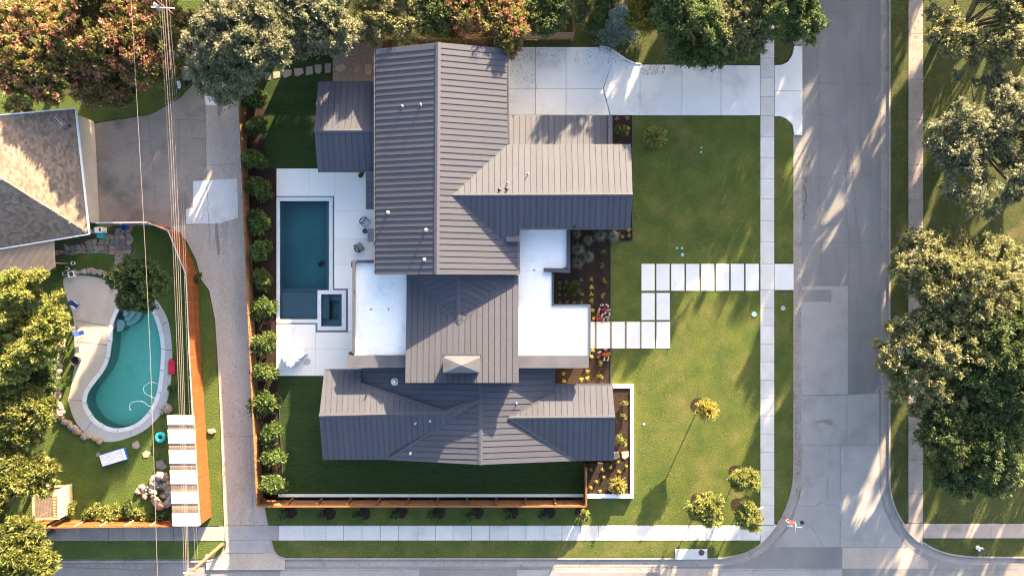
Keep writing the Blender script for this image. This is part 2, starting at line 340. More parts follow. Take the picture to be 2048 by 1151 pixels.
# front lawn between house, driveway and pavement, then the kerbside strips
lawn([(1220, 232), (1520.5, 232), (1520.5, 1049.5), (536, 1049.5), (527, 1001), (1168, 1001), (1168, 988), (1220, 988)], 'grass')
lawn([(1549, 233), (1569, 236), (1581, 246), (1586, 266)] + [(1586.7, y) for y in (300, 525.5)] + [(1549, 525.5)], 'grass')
lawn([(1549, 581.5), (1586.7, 581.5), (1586.7, 930)] + [p for p in cl3 if 930 < p[1] < 1046] + [(1549, 1046)], 'grass')
lawn([(544.5, 1080.5), (1520, 1080.5), (1520, 1086)] + [p for p in cl3 if p[0] < 1519] + [(1440, 1113.5), (572, 1113.8)] + [(560, 1110), (552, 1103), (546.5, 1091)], 'grass')
lawn([(1549, -400), (1586.7, -400), (1586.7, 92), (1583, 108), (1573, 122), (1560, 129), (1549, 130)], 'verge')
lawn([(1150, -400), (1520, -400), (1520, 129), (1281, 127.5), (1268, 126), (1250, 119), (1232, 107), (1216, 96), (1200, 92), (1150, 92)], 'verge')
lawn([(480, -400), (1150, -400), (1150, 92), (1019, 92), (1019, 60), (480, 60)], 'verge')
# back garden by the pool, then the side lawn of close mown turf
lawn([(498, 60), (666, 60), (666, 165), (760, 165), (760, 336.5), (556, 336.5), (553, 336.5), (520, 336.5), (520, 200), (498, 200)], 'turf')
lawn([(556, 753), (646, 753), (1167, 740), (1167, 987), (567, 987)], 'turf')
# right hand side
cr3 = offset_line(cornerR, -3.2)
lawn([(1781.2, -400), (1816.5, -400), (1816.5, 525.5), (1781.2, 525.5)], 'verge')
lawn([(1781.2, 525.5), (1816.5, 525.5), (1816.5, 1045.5)] + [p for p in cr3[::-1] if 925 < p[1] < 1046], 'verge')
lawn([(1846.5, -400), (2700, -400), (2700, 1045.5), (1846.5, 1045.5)], 'verge')
lawn([(1845, 1076), (2700, 1076), (2700, 1112)] + [p for p in cr3[::-1] if p[0] > 1846], 'verge')
# left hand side yards
lawn([(-600, -400), (404, -400), (404, 96), (386, 166), (358, 196), (299, 228), (184, 246), (150, 246), (-600, 300)], 'yard_grass')
YARD = [(-600, 300), (150, 246), (184, 246), (192, 446), (300, 444.5), (340, 456), (371, 481), (391, 521), (401, 560), (417, 581), (429, 641), (435, 741), (440, 851), (447, 1051), (90, 1052), (-600, 1052)]
lawn([(-600, 1081), (447.5, 1081), (449, 1090), (443, 1103), (430, 1113), (411, 1117), (-600, 1118)], 'yard_grass')

# alley and the neighbour's concrete drive
alley_poly = [(405, -400), (405, 97), (387, 167), (359, 197), (300, 229), (185, 247), (193, 445), (300, 443.5), (341, 455), (372, 480), (392, 520), (402, 559), (418, 580), (430, 640), (436, 740), (441, 850), (448, 1050), (449, 1081), (452, 1082)] + alleyL[1:] + [(412, 1121), (412, 1139), (570, 1139), (570, 1119)] + alleyR[::-1][1:] + [(540, 1051), (535, 1003), (526, 1003), (505, 560), (489, 200), (480, 120), (478, -400)]
alley = struct('alley', MB().sheet(W2(alley_poly), -.03), M['alley_concrete'])
patch([(185, 247), (300, 229), (359, 197), (387, 167), (410, 185), (412, 300), (412, 447), (340, 453), (300, 443), (193, 445)], M['old_concrete'], -.026, 'drive_slab', alley)
patch([(386, 362), (474, 357), (476, 435), (440, 446), (372, 448), (372, 418), (386, 415)], M['walk_concrete'], -.022, 'concrete_patch', alley)
patch([(405, 60), (432, 60), (432, 210), (410, 210), (408, 190), (390, 186), (400, 140)], M['new_concrete'], -.021, 'concrete_patch', alley)
patch([(452, 1052), (558, 1052), (558, 1078), (540, 1078), (545, 1105), (452, 1105)], M['road_concrete'], -.018, 'concrete_patch', alley)
for i, c in enumerate([[(411, 200), (412, 300), (414, 380), (420, 490)], [(298, 232), (303, 300), (312, 415)], [(357, 230), (360, 340), (366, 430)], [(300, 240), (355, 239), (410, 241)], [(302, 278), (355, 276), (412, 278)],
                       [(190, 308), (230, 306), (262, 286), (300, 280)], [(240, 243), (250, 270)], [(192, 376), (240, 374), (310, 372)], [(353, 373), (372, 386)], [(366, 422), (372, 430)], [(415, 330), (470, 328)], [(236, 380), (246, 420)],
                       [(448, 872), (510, 872)], [(500, 872), (507, 1052)], [(452, 1105), (530, 1105)], [(446, 1050), (540, 1050)], [(440, 330), (450, 345)], [(455, 1079), (545, 1079)], [(480, 640), (478, 660)]]):
    crack(c, .035, -.012, alley, M['crack'], 60 + i, .5)
M['stain'] = mat('stain', (.235, .205, .185), (.17, .15, .135), 2, .9, fine=(9, .3))
def stain(pts, z, par):
    # irregular oil or soot stain lying on the concrete
    return MB().sheet(W2(smooth_line(pts, 4, True)), z).build('stain', M['stain'], par)
stain([(430, 452), (434, 446), (437, 470), (440, 500), (437, 512), (434, 500), (431, 480)], -.014, alley)
stain([(436, 190), (443, 185), (446, 210), (440, 232), (434, 225)], -.014, alley)
stain([(128, 1128), (180, 1122), (300, 1122), (300, 1134), (270, 1140), (240, 1136), (200, 1136), (150, 1133)], -.122, street)
stain([(1630, 843), (1640, 840), (1650, 840), (1662, 838), (1667, 845), (1660, 850), (1648, 844), (1638, 846)], -.122, street)
# pavements, slab by slab
def walk(name, edges, axis, a0, a1, m, gap=.35, skip=()):
    root = empty(name); root['kind'] = 'structure'
    for i in range(len(edges) - 1):
        e0, e1 = edges[i] + gap, edges[i + 1] - gap
        poly = rect(a0, e0, a1, e1) if axis == 'y' else rect(e0, a0, e1, a1)
        slab('slab', poly, m, .012 + R.uniform(-.004, .004), Z0, root)
    return root
ys = [-400, -300, -200, -100, 0, 40, 86, 116, 155, 193, 232, 273, 315, 357, 398, 441, 484, 527, 579, 615, 651, 687, 723, 759, 795, 831, 867, 903, 939, 973, 1010, 1049]
walk('front_pavement', ys, 'y', 1521, 1548.3, M['walk_concrete'])
xs = [558, 608, 652, 687, 724, 761, 797, 836, 871, 906, 943, 979, 1016, 1052, 1088, 1124, 1161, 1197, 1234, 1270, 1305, 1341, 1377, 1413, 1450, 1484, 1520.8]
w = walk('side_pavement', xs, 'x', 1050.3, 1079.6, M['walk_concrete'])
pts = [(1521.3, 1050)] + [(1548.5, 1050), (1548.5, 1047)] + [p for p in cl3 if 1047 < p[1] and p[0] > 1521.5] + [(1521.3, 1088)]
slab('slab', pts, M['walk_concrete'], .01, Z0, w)
slab('slab', [(541, 1050.3), (557.5, 1050.3), (557.5, 1079.6), (543, 1079.6)], M['old_walk'], .008, Z0, w)
walk('far_pavement', [-400, -300, -200, -100, 0, 68, 160, 240, 329, 400, 450, 500, 560, 620, 680, 740, 800, 860, 920, 985, 1045.6], 'y', 1817, 1846, M['old_walk'])
fp = walk('corner_pavement', [1846.5, 1982, 2060, 2140, 2300], 'x', 1046.5, 1075.3, M['old_walk'])
slab('slab', [(1803, 1046.3), (1845.8, 1046.3), (1845.8, 1090), (1830, 1078), (1812, 1060)], M['old_walk'], .01, Z0, fp)
walk('left_pavement', [-600, -400, -200, 20, 60, 110, 160, 217, 248, 284, 347, 395, 447.5], 'x', 1053, 1080.3, M['old_walk'])
# driveway
drive = empty('driveway'); drive['kind'] = 'structure'
def G(poly): # shrink each slab a little so the joints stay open
    cx = sum(p[0] for p in poly) / len(poly); cy = sum(p[1] for p in poly) / len(poly)
    return [(x + (.4 if x < cx else -.4), y + (.4 if y < cy else -.4)) for x, y in poly]
for q in (rect(1017, 94, 1071, 177), rect(1071, 94, 1132, 177), [(1132, 94), (1200, 94), (1216, 98), (1230, 108), (1229, 113), (1206, 178), (1132, 177)], rect(1017, 177, 1071, 230), rect(1071, 177, 1132, 230),
          [(1132, 177), (1206, 178), (1220, 230), (1132, 230)], [(1230, 108), (1250, 121), (1268, 127.5), (1280, 129), (1280, 231), (1221, 230), (1207, 178)], [(1280, 129), (1364, 129.5), (1364, 231), (1280, 231)],
          [(1364, 129.5), (1442, 130), (1442, 231), (1364, 231)], [(1442, 130), (1520.5, 130.5), (1520.5, 231), (1442, 231)],
          [(1549, 131), (1562, 130.5), (1575, 124), (1585, 110), (1589, 92), (1605, 92), (1605, 182), (1549, 182)], [(1549, 182), (1605, 182), (1605, 270), (1589, 270), (1586, 250), (1573, 238), (1560, 232.5), (1549, 232)]):
    slab('slab', G(q), M['new_concrete'], .006 + R.uniform(-.003, .003), Z0, drive)
slab('kerb', [(1200, 91), (1220, 95), (1236, 106), (1254, 118.5), (1270, 125.5), (1282, 127.5), (1282, 129), (1268, 127.4), (1250, 120.9), (1231, 107.8), (1216, 97.8), (1200, 93.8)], M['new_concrete'], .06, Z0, drive)
# stepping slabs across the front lawn
steps = empty('paver_path'); steps['kind'] = 'structure'
def pav(x0, y0, x1, y1, m='paver'): slab('paver', rect(x0, y0, x1, y1), M[m], .02 + R.uniform(-.004, .004), Z0, steps)
for i in range(8): pav(1283 + 29.75 * i, 527.5, 1309.3 + 29.75 * i, 581)
for x in (1283, 1313): pav(x, 585.5, x + 26.5, 639.5)
for x0, x1 in ((1170, 1189), (1193.3, 1219.5), (1223.5, 1249.5), (1253.3, 1279.5), (1283, 1309.5), (1313, 1340)): pav(x0, 643, x1, 696.3)
pav(1549.3, 527.5, 1587, 579.5)
MB().sheet(W2(rect(1170, 643, 1283, 696)), -.006).build('gravel_strip', M['gravel'], steps)
# planting beds
def bed(poly, m='mulch', z=-.004, name='mulch_bed'):
    o = MB().sheet(W2(poly), z).build(name, M[m]); o['kind'] = 'structure'; return o
bed([(500, 195), (530, 195), (530, 336), (551.5, 336.5), (551.5, 753), (556, 756), (566, 986), (560, 988), (528, 988), (506, 560)])
bed([(1100, 450), (1265, 450), (1265, 482), (1220.5, 482), (1220.5, 642.5), (1100, 642.5)])
bed([(1100, 697), (1220.5, 697), (1220.5, 769), (1100, 769)])
bed([(1223, 231), (1264, 231), (1264, 455), (1223, 455)])
bed([(665.5, 84), (765, 84), (765, 164), (665.5, 164)], 'gravel', name='gravel_bed')
bed([(370, 60), (404, 60), (404, 97), (388, 160), (370, 175)], 'mulch', name='soil_bed')
# lawn edging
for pl in ([(1265, 455), (1265, 482), (1221, 482), (1221, 641)], [(1221, 698), (1221, 768)], [(1264.5, 232), (1264.5, 455)], [(555.5, 755), (566.5, 986)]):
    mb = MB()
    for i in range(len(pl) - 1): mb.bar(P(*pl[i], .01), P(*pl[i + 1], .01), .05, .10)
    mb.build('lawn_edging', M['dark_metal'])['kind'] = 'structure'

# ------------------------------------------------------------------ the pool terrace
def G2(poly):
    cx = sum(p[0] for p in poly) / len(poly); cy = sum(p[1] for p in poly) / len(poly); return [(x + (.15 if x < cx else -.15), y + (.15 if y < cy else -.15)) for x, y in poly]
terr = empty('pool_terrace'); terr['kind'] = 'structure'
for q in (rect(553, 337, 619, 392), rect(619, 337, 668.5, 392), rect(668.5, 337, 731, 421), rect(668.5, 421, 760, 477), rect(668.5, 477, 760, 530), rect(668.5, 530, 706, 577), rect(731, 337, 760, 421),
          rect(696, 577, 715, 663.5), rect(553, 648, 631, 698), rect(631, 664, 715, 698), rect(553, 698, 631, 751), rect(631, 698, 735, 751)):
    slab('slab', G2(q), M['deck'], .01, Z0, terr)
pool = empty('swimming_pool', P(610, 520, 0), 0, 'long rectangular pool of deep blue water with attached square spa', 'swimming pool')
def local(o, ref): o.matrix_parent_inverse = Matrix.Translation(-ref.location); return o
def shell(poly, depth, m, name, par, zt=-.02):
    w = W2(poly); n = len(w); mb = MB(); a = sum(w[i][0] * w[(i + 1) % n][1] - w[(i + 1) % n][0] * w[i][1] for i in range(n))
    if a < 0: w = w[::-1]
    mb.add([(x, y, zt) for x, y in w] + [(x, y, -depth) for x, y in w], [tuple(range(n, 2 * n))] + [(i + n, (i + 1) % n + n, (i + 1) % n, i) for i in range(n)])
    return local(mb.build(name, m, par), par)
# (pools are cut out of everything above them: nothing but the soil sheet lies under the terrace)
bpy.data.objects['ground'].location.z = -3.0
local(MB().prism(W2(rect(553, 394, 665.5, 402)), Z0, .03).prism(W2(rect(553, 402, 560, 638)), Z0, .03).prism(W2(rect(658, 402, 665.5, 580)), Z0, .03).prism(W2(rect(553, 638, 635, 645.5)), Z0, .03)
      .prism(W2(rect(635, 580, 692, 588)), Z0, .032).prism(W2(rect(635, 588, 642.5, 652)), Z0, .032).prism(W2(rect(683.5, 588, 692, 652)), Z0, .032).prism(W2(rect(635, 652, 692, 660)), Z0, .032).build('coping', M['coping'], pool, bevel=.01), pool)
local(MB().prism(W2(rect(553, 392.2, 669, 394)), Z0, -.01).prism(W2(rect(665.6, 394, 668.4, 577)), Z0, -.01).prism(W2(rect(665.6, 577, 695.5, 579.8)), Z0, -.01).prism(W2(rect(692.2, 579.8, 695.5, 664)), Z0, -.01)
      .prism(W2(rect(631.2, 660.2, 692.2, 664)), Z0, -.01).prism(W2(rect(631.2, 648, 634.8, 660.2)), Z0, -.01).prism(W2(rect(553, 645.7, 634.8, 648)), Z0, -.01).build('pebble_border', M['pebble'], pool), pool)
shell(rect(560, 402, 658, 638), 1.8, M['plaster_blue'], 'basin', pool)
local(MB().prism(W2(rect(560, 585, 658, 638)), -1.8, -.45).prism(W2(rect(560, 577, 650, 585)), -1.8, -.85).prism(W2(rect(651, 402, 658, 585)), -1.8, -.5).build('ledge', M['plaster_blue'], pool), pool)
local(MB().prism(W2(rect(560.05, 402.05, 657.95, 637.95)), -1.79, -.09).build('water', M['water_blue'], pool), pool)
shell(rect(642.5, 588, 683.5, 652), 1.3, M['plaster_blue'], 'spa_basin', pool, .03)
local(MB().prism(W2(rect(642.5, 588, 683.5, 600)), -1.3, -.5).prism(W2(rect(642.5, 640, 683.5, 652)), -1.3, -.5).prism(W2(rect(642.5, 600, 655, 640)), -1.3, -.5).prism(W2(rect(676, 600, 683.5, 640)), -1.3, -.5).build('bench', M['plaster_blue'], pool), pool)
local(MB().prism(W2(rect(642.55, 588.05, 683.45, 651.95)), -1.29, -.03).build('water', M['water_blue'], pool), pool)
rb = empty('pool_cleaner', P(643, 527, -1.7), .6, 'dark pool cleaning robot lying under the blue water', 'pool cleaner')
MB().box((0, 0, .15), (.5, .4, .24)).box((.0, .0, .3), (.3, .2, .08)).build('body', M['black'], rb, bevel=.05)
for sx in (-.2, .2): MB().tube([(sx, -.25, .1), (sx, .25, .1)], .1, 10).build('wheel', M['dark_metal'], rb)

# ------------------------------------------------------------------ the house
house = empty('modern_house', (0, 0, 0), 0, 'large modern house with dark standing seam metal roofs and flat white roofs', 'house')
class Plane:
    def __init__(s, a, b, c):
        a, b, c = (P(*q) if not isinstance(q, Vector) else q for q in (a, b, c))
        s.n = (b - a).cross(c - a).normalized(); s.n = s.n if s.n.z > 0 else -s.n; s.d = s.n.dot(a)
    def hit(s, px, py):
        o = Vector((0, 0, H)); d = P(px, py, 0) - o; t = (s.d - s.n.dot(o)) / s.n.dot(d); return o + d * t
    def z(s, x, y): return (s.d - s.n.x * x - s.n.y * y) / s.n.z
def clip(poly, axis, v, keep_gt):
    out = []; n = len(poly)
    for i in range(n):
        a, b = poly[i], poly[(i + 1) % n]; ia = (a[axis] >= v) == keep_gt; ib = (b[axis] >= v) == keep_gt
        if ia: out.append(a)
        if ia != ib:
            t = (v - a[axis]) / (b[axis] - a[axis]); out.append((a[0] + (b[0] - a[0]) * t, a[1] + (b[1] - a[1]) * t))
    return out
def metal_roof(name, pl, poly, spacing=.55, seam=.036, parent=None, phase=0.0):
    pts = [pl.hit(*q) for q in poly]; n = pl.n
    v = Vector((n.x, n.y, 0)); v = (v - n * v.dot(n)).normalized(); u = v.cross(n).normalized(); o = pts[0]
    q2 = [((p - o).dot(u), (p - o).dot(v)) for p in pts]
    to3 = lambda a, b, h=0: o + u * a + v * b + n * h
    k = len(pts); a2 = sum(q2[i][0] * q2[(i + 1) % k][1] - q2[(i + 1) % k][0] * q2[i][1] for i in range(k)); ww = pts if (Vector.cross(u, v).dot(n) > 0) == (a2 > 0) else pts[::-1]
    mb = MB(); mb.add([p - n * .03 for p in ww] + [p - n * .03 - Vector((0, 0, .22)) for p in ww], [tuple(range(k)), tuple(range(2 * k - 1, k - 1, -1))] + [((i + 1) % k, i, i + k, (i + 1) % k + k) for i in range(k)])
    root = mb.build(name, M['metal_trim'], parent or house)
    umin, umax = min(q[0] for q in q2), max(q[0] for q in q2); nst = max(1, round((umax - umin) / spacing)); sp = (umax - umin) / nst
    for i in range(nst):
        a, b = umin + i * sp, umin + (i + 1) * sp; c = clip(clip(q2, 0, a + .004, True), 0, b - .004, False)
        cc = [c[j] for j in range(len(c)) if math.dist(c[j], c[j - 1]) > 1e-4]
        if len(cc) < 3: continue
        ar = sum(cc[j][0] * cc[(j + 1) % len(cc)][1] - cc[(j + 1) % len(cc)][0] * cc[j][1] for j in range(len(cc)))
        if (ar > 0) != (Vector.cross(u, v).dot(n) > 0): cc = cc[::-1]
        m = MB(); kk = len(cc)
        sag = R.uniform(-.003, .003)
        m.add([to3(x, y, sag) for x, y in cc] + [to3(x, y, -.025) for x, y in cc], [tuple(range(kk)), tuple(range(2 * kk - 1, kk - 1, -1))] + [((j + 1) % kk, j, j + kk, (j + 1) % kk + kk) for j in range(kk)])
        ed = [y for x, y in cc if abs(x - (b - .004)) < 2e-3]
        if len(ed) >= 2 and i < nst - 1 and max(ed) - min(ed) > .1:
            y0, y1 = min(ed) + .03, max(ed) - .03; ub = b
            vs = [to3(x, y, h) for h in (-.002, seam) for (x, y) in ((ub - .014, y0), (ub + .003, y0), (ub + .003, y1), (ub - .014, y1))]
            m.add(vs, [(3, 2, 1, 0), (4, 5, 6, 7), (0, 1, 5, 4), (1, 2, 6, 5), (2, 3, 7, 6), (3, 0, 4, 7)])
        m.build('roof_panel', M['metal_roof'], root)
    return root
def cap(a, b, w, par, name='ridge_cap', drop=.05, lift=.045):
    a, b = Vector(a) + Vector((0, 0, lift)), Vector(b) + Vector((0, 0, lift)); d = (b - a).normalized(); s = d.cross(Vector((0, 0, 1))).normalized() * w; dz = Vector((0, 0, drop)); t = Vector((0, 0, .03))
    vs = []
    for p in (a, b): vs += [p - s - dz, p, p + s - dz, p + s - dz - t, p - t, p - s - dz - t]
    return MB().add(vs, [(0, 1, 7, 6), (1, 2, 8, 7), (2, 3, 9, 8), (5, 0, 6, 11), (3, 4, 10, 9), (4, 5, 11, 10), (0, 5, 4, 1), (1, 4, 3, 2), (6, 7, 10, 11), (7, 8, 9, 10)]).build(name, M['metal_trim'], par)
ZR, ZWE = 6.6, 5.05
mw = Plane((751, 98, ZWE), (751, 549, ZWE), (874.5, 300, ZR))
me_ = Plane((877, 85, ZR), (873, 548, ZR), (1014, 97, 4.95))
rW = metal_roof('main_roof', mw, [(751, 98), (876, 85), (873, 548.5), (751, 549)])
rE = metal_roof('main_roof', me_, [(876.5, 85), (1013, 97), (1016, 289), (905, 390), (1008, 483), (1036, 483), (1036, 549), (873.5, 548.5)])
cap(mw.hit(876.5, 84.5), mw.hit(873.2, 548.8), .24, rW, drop=.065)
zr = me_.hit(905, 390).z
wn_ = Plane((905, 390, zr), (1265, 389, zr), me_.hit(1016, 289))
ws_ = Plane((905, 390, zr), (1265, 389, zr), me_.hit(1008, 483))
rWN = metal_roof('wing_roof', wn_, [(905, 390), (1016, 289), (1262, 288), (1265, 388.5)])
rWS = metal_roof('wing_roof', ws_, [(905, 390.5), (1265, 389), (1261, 455), (1039, 456), (1036, 482), (1008, 483)])
cap(P(905, 390, zr), P(1265.5, 388.7, zr), .16, rWN, drop=.045)
cap(me_.hit(1016, 289), me_.hit(906, 389.5), .1, rE, 'valley_flashing', .0, .012)
cap(me_.hit(1008, 483), me_.hit(906, 391), .14, rE, 'valley_flashing', .0, .016)
# west wing (low gable) and its small return
gn = Plane((636, 163, 3.15), (751, 163, 3.15), (640, 261, 4.35)); gs = Plane((636, 340, 3.15), (751, 340, 3.15), (640, 261, 4.35))
rG = metal_roof('west_roof', gn, [(636.5, 163), (751, 162), (751, 261), (628.5, 261.5)])
rG2 = metal_roof('west_roof', gs, [(628.5, 261.8), (751, 261.3), (751, 341), (635.5, 341)])
cap(P(628, 261.5, 4.35), P(751, 261, 4.35), .2, rG, drop=.05)
gr = Plane((732, 340, 3.2), (732, 419, 3.2), (751, 380, 3.6)); metal_roof('west_roof', gr, [(732, 341.5), (751, 341.5), (751, 418), (732, 418)])
# low north shed roof
hs = Plane((1016, 230, 3.0), (1224, 230, 3.0), (1016, 289, 3.7)); rH = metal_roof('north_roof', hs, [(1016.5, 230), (1224, 231), (1224, 292), (1016.5, 292)])
MB().bar(hs.hit(1220, 231.5) + Vector((0, 0, .1)), hs.hit(1220, 291) + Vector((0, 0, .1)), .4, .2).build('parapet', M['metal_trim'], rH)
# central shed roof with its cricket
cs = Plane((812, 549, 4.2), (1036, 549, 4.2), (920, 765, 5.1))
rC = metal_roof('centre_roof', cs, [(813.5, 549.5), (1037, 549.5), (1037.5, 765), (810.5, 765)])
cz = cs.hit(917, 648)
cl, cr = Plane(cz, cs.hit(822, 549.6), P(917, 549.6, 4.95)), Plane(cz, cs.hit(1022, 549.6), P(917, 549.6, 4.95))
for pl, q in ((cl, [(917, 549.6), (917, 648), (822, 549.6)]), (cr, [(917, 549.6), (1022, 549.6), (917, 648)])):
    metal_roof('cricket_roof', pl, q, .56)
cap(P(917, 550, 4.98), cz, .2, rC, drop=.03); cap(cs.hit(822, 551), cz, .09, rC, 'valley_flashing', 0, .03); cap(cs.hit(1022, 551), cz, .09, rC, 'valley_flashing', 0, .03)
# chimney on the central roof
ch = MB(); A, B = cs.hit(892, 711.5), cs.hit(960, 739.5); zt = 6.5
ch.prism([(A.x, A.y), (B.x, A.y), (B.x, B.y), (A.x, B.y)], 4.4, zt); chim = ch.build('chimney', M['metal_trim'], house)
x0, x1, y0, y1 = A.x - .1, B.x + .1, B.y - .06, A.y + .06; cx, cy = (x0 + x1) / 2, (y0 + y1) / 2
MB().add([(x0, y0, zt), (x1, y0, zt), (x1, y1, zt), (x0, y1, zt), (x0, y0, zt + .1), (x1, y0, zt + .1), (x1, y1, zt + .1), (x0, y1, zt + .1), (cx - .0, cy, zt + .3)],
         [(3, 2, 1, 0), (0, 1, 5, 4), (1, 2, 6, 5), (2, 3, 7, 6), (3, 0, 4, 7), (4, 5, 8), (5, 6, 8), (6, 7, 8), (7, 4, 8)]).build('chimney_cap', M['bar_metal'], chim)
MB().prism([(A.x - .25, A.y + .25), (B.x + .25, A.y + .25), (B.x + .25, B.y - .2), (A.x - .25, B.y - .2)], 4.55, cs.hit(920, 712).z + .03).build('flashing', M['metal_trim'], chim)
# south block: broad N-S gable crossed by an E-W gable
ZD = 3.95
dw = Plane((722, 740, 2.7), (722, 918, 2.7), (961, 800, ZD)); de = Plane((961, 740, ZD), (961, 928, ZD), (1107, 780, 2.88))
rD = metal_roof('south_roof', dw, [(722, 736), (961, 736), (961, 796), (890, 822.5), (722, 766)])
rD2 = metal_roof('south_roof', dw, [(961, 803), (961, 928.5), (777, 919)])
rD3 = metal_roof('south_roof', de, [(961.5, 736), (1106.5, 736), (1106.5, 785), (1018, 834.5), (1151, 921), (961.5, 928.5)])
cap(P(961.2, 755, ZD), P(961.2, 929, ZD), .22, rD, drop=.035)
zE = 3.9; ewn = Plane((640, 831, zE), (890, 826, zE), (650, 741, 2.75)); ews = Plane((640, 831, zE), (890, 826, zE), (646, 919, 2.78))
rE1 = metal_roof('crossing_roof', ewn, [(648.5, 741), (722, 741), (722, 766), (890, 822.5), (889, 826), (638.5, 831)])
rE2 = metal_roof('crossing_roof', ews, [(638.5, 831.5), (889, 826.5), (960, 797), (960, 802), (777, 918.5), (645.5, 919)])
cap(P(638, 831.2, zE), P(890, 825, zE), .2, rE1, drop=.06); cap(P(888, 825.5, zE), P(961, 796, zE + .05), .2, rE1, drop=.03)
cap(ewn.hit(722, 766), ewn.hit(888, 822), .1, rE1, 'valley_flashing', 0, .03); cap(dw.hit(777, 918.5), dw.hit(958, 803), .12, rE2, 'valley_flashing', 0, .03)
zF = 3.65; efn = Plane((1018, 835, zF), (1230, 833.5, zF), (1222, 770, 2.82)); efs = Plane((1018, 835, zF), (1230, 833.5, zF), (1228, 921, 2.5))
rF1 = metal_roof('crossing_roof', efn, [(1018, 834.5), (1106.5, 786), (1106.5, 770.5), (1224.5, 770), (1230, 833.5)])
rF2 = metal_roof('crossing_roof', efs, [(1018, 835.5), (1230.5, 834), (1228, 920.5), (1151.5, 921)])
cap(P(1018, 835, zF), P(1230.5, 833.5, zF), .17, rF1, drop=.05); cap(efn.hit(1106, 786), efn.hit(1018, 835), .1, rF1, 'valley_flashing', 0, .025); cap(efs.hit(1152, 921), efs.hit(1018, 836), .1, rF2, 'valley_flashing', 0, .03)
# flat white roofs behind parapets
def flat(poly, z, par=house, name='flat_roof'):
    return MB().prism(W2(poly, z), z - .25, z).build(name, M['tpo'], par)
def rim(name, poly, z0, z1, m, par=house): return MB().prism(W2(poly, z1), z0, z1).build(name, m, par)
f1 = flat(rect(709, 526, 830, 711), 3.75); f2 = flat([(1030, 456), (1134, 456), (1134, 534), (1103, 540), (1104, 610), (1180, 612), (1180, 710), (1030, 710)], 3.75)
rim('parapet', rect(704.5, 525, 709.5, 706), 3.3, 4.05, M['metal_trim']); rim('parapet', rect(704.5, 519.5, 751.5, 525), 3.3, 4.05, M['metal_trim'])
rim('parapet_bar', [(695, 710), (813, 710), (813, 735), (695, 735)], 3.55, 4.02, M['bar_metal']); rim('parapet_bar', [(1036.5, 710.5), (1178, 710.5), (1177.5, 735.5), (1036.5, 735.5)], 3.55, 4.02, M['bar_metal'])
rim('parapet', [(1133.5, 455.5), (1140.5, 455.5), (1140.5, 545), (1133.5, 536)], 3.3, 4.05, M['metal_trim']); rim('parapet', [(1088, 535.5), (1133, 536.5), (1140, 545.3), (1088, 543)], 3.3, 4.05, M['metal_trim'])
rim('parapet', rect(1104, 543, 1107.5, 610), 3.3, 3.86, M['metal_trim']); rim('parapet', rect(1104, 608.5, 1181, 611.5), 3.3, 3.86, M['metal_trim']); rim('parapet', rect(1177.5, 612, 1181.5, 710), 3.3, 3.86, M['metal_trim'])
rim('upstand', rect(813, 546, 815.5, 560), 3.5, 4.2, M['metal_trim'])
for f_, segs in ((f1, [((742, 526), (742, 711)), ((777, 526), (777, 711)), ((709, 618), (830, 618))]), (f2, [((1068, 456), (1068, 710)), ((1036, 540), (1104, 540)), ((1100, 612), (1100, 710)), ((1068, 660), (1180, 660)), ((1100, 456), (1100, 536))])):
    for a_, b_ in segs: MB().bar(P(*a_, 3.752), P(*b_, 3.752), .14, .008).build('membrane_seam', M['tpo'], f_)
# metal coping stepping up the wing wall
rim('coping_block', [(1012.5, 473), (1039, 473), (1039, 483), (1012.5, 483)], 4.2, 5.15, M['bar_metal']); rim('coping_block', [(1032, 458), (1039.5, 458), (1039.5, 472.6), (1032, 472.6)], 4.2, 5.15, M['bar_metal'])
rim('downpipe_head', rect(697, 704, 705, 710.5), 3.2, 3.75, M['dark_wall']); rim('downpipe_head', rect(702, 522, 706, 534), 3.2, 3.9, M['dark_wall'])
# gutters
def eave_gutter(pl, a, b, out):
    p, q = pl.hit(*a), pl.hit(*b); o = Vector(out) * .07 - Vector((0, 0, .08)); return MB().bar(p + o, q + o, .13, .13).build('eave_gutter', M['metal_trim'], house)
eave_gutter(mw, (750.5, 100), (750.5, 548), (-1, 0, 0)); eave_gutter(ws_, (1041, 456.3), (1261, 455.5), (0, -1, 0)); eave_gutter(me_, (1014, 98), (1016.5, 288), (1, 0, 0)); eave_gutter(efn, (1107, 770), (1224, 769.5), (0, 1, 0))
eave_gutter(ewn, (649, 740.5), (721, 740.5), (0, 1, 0)); eave_gutter(gs, (636, 341.5), (731, 341.5), (0, -1, 0)); eave_gutter(de, (1107, 737), (1107, 785), (1, 0, 0)); eave_gutter(me_, (1036.5, 484), (1036.5, 548), (1, 0, 0))
# walls under the roofs (each ring follows the underside of its roof)
def walls(pts, m, name='wall', z0=-.3):
    mb = MB(); n = len(pts)
    for i in range(n):
        a, b = pts[i], pts[(i + 1) % n]; mb.add([(a[0], a[1], z0), (b[0], b[1], z0), (b[0], b[1], b[2]), (a[0], a[1], a[2])], [(0, 1, 2, 3)])
    return mb.build(name, m, house)
def ring(seq, drop=.3):
    out = []
    for pl, (px, py), (dx, dy) in seq:
        p = pl.hit(px, py); x, y = p.x + dx, p.y + dy; out.append((x, y, pl.z(x, y) - drop))
    return out
e = .55
walls(ring([(mw, (751, 98), (e, -e)), (mw, (876, 85), (0, -e)), (me_, (1013, 97), (-e, -e)), (me_, (1016, 289), (-e, 0)), (me_, (1036, 483), (-e, 0)), (me_, (1036, 549), (-e, .3)), (mw, (873, 548.5), (0, .3)), (mw, (751, 549), (e, .3))]), M['house_wall'])
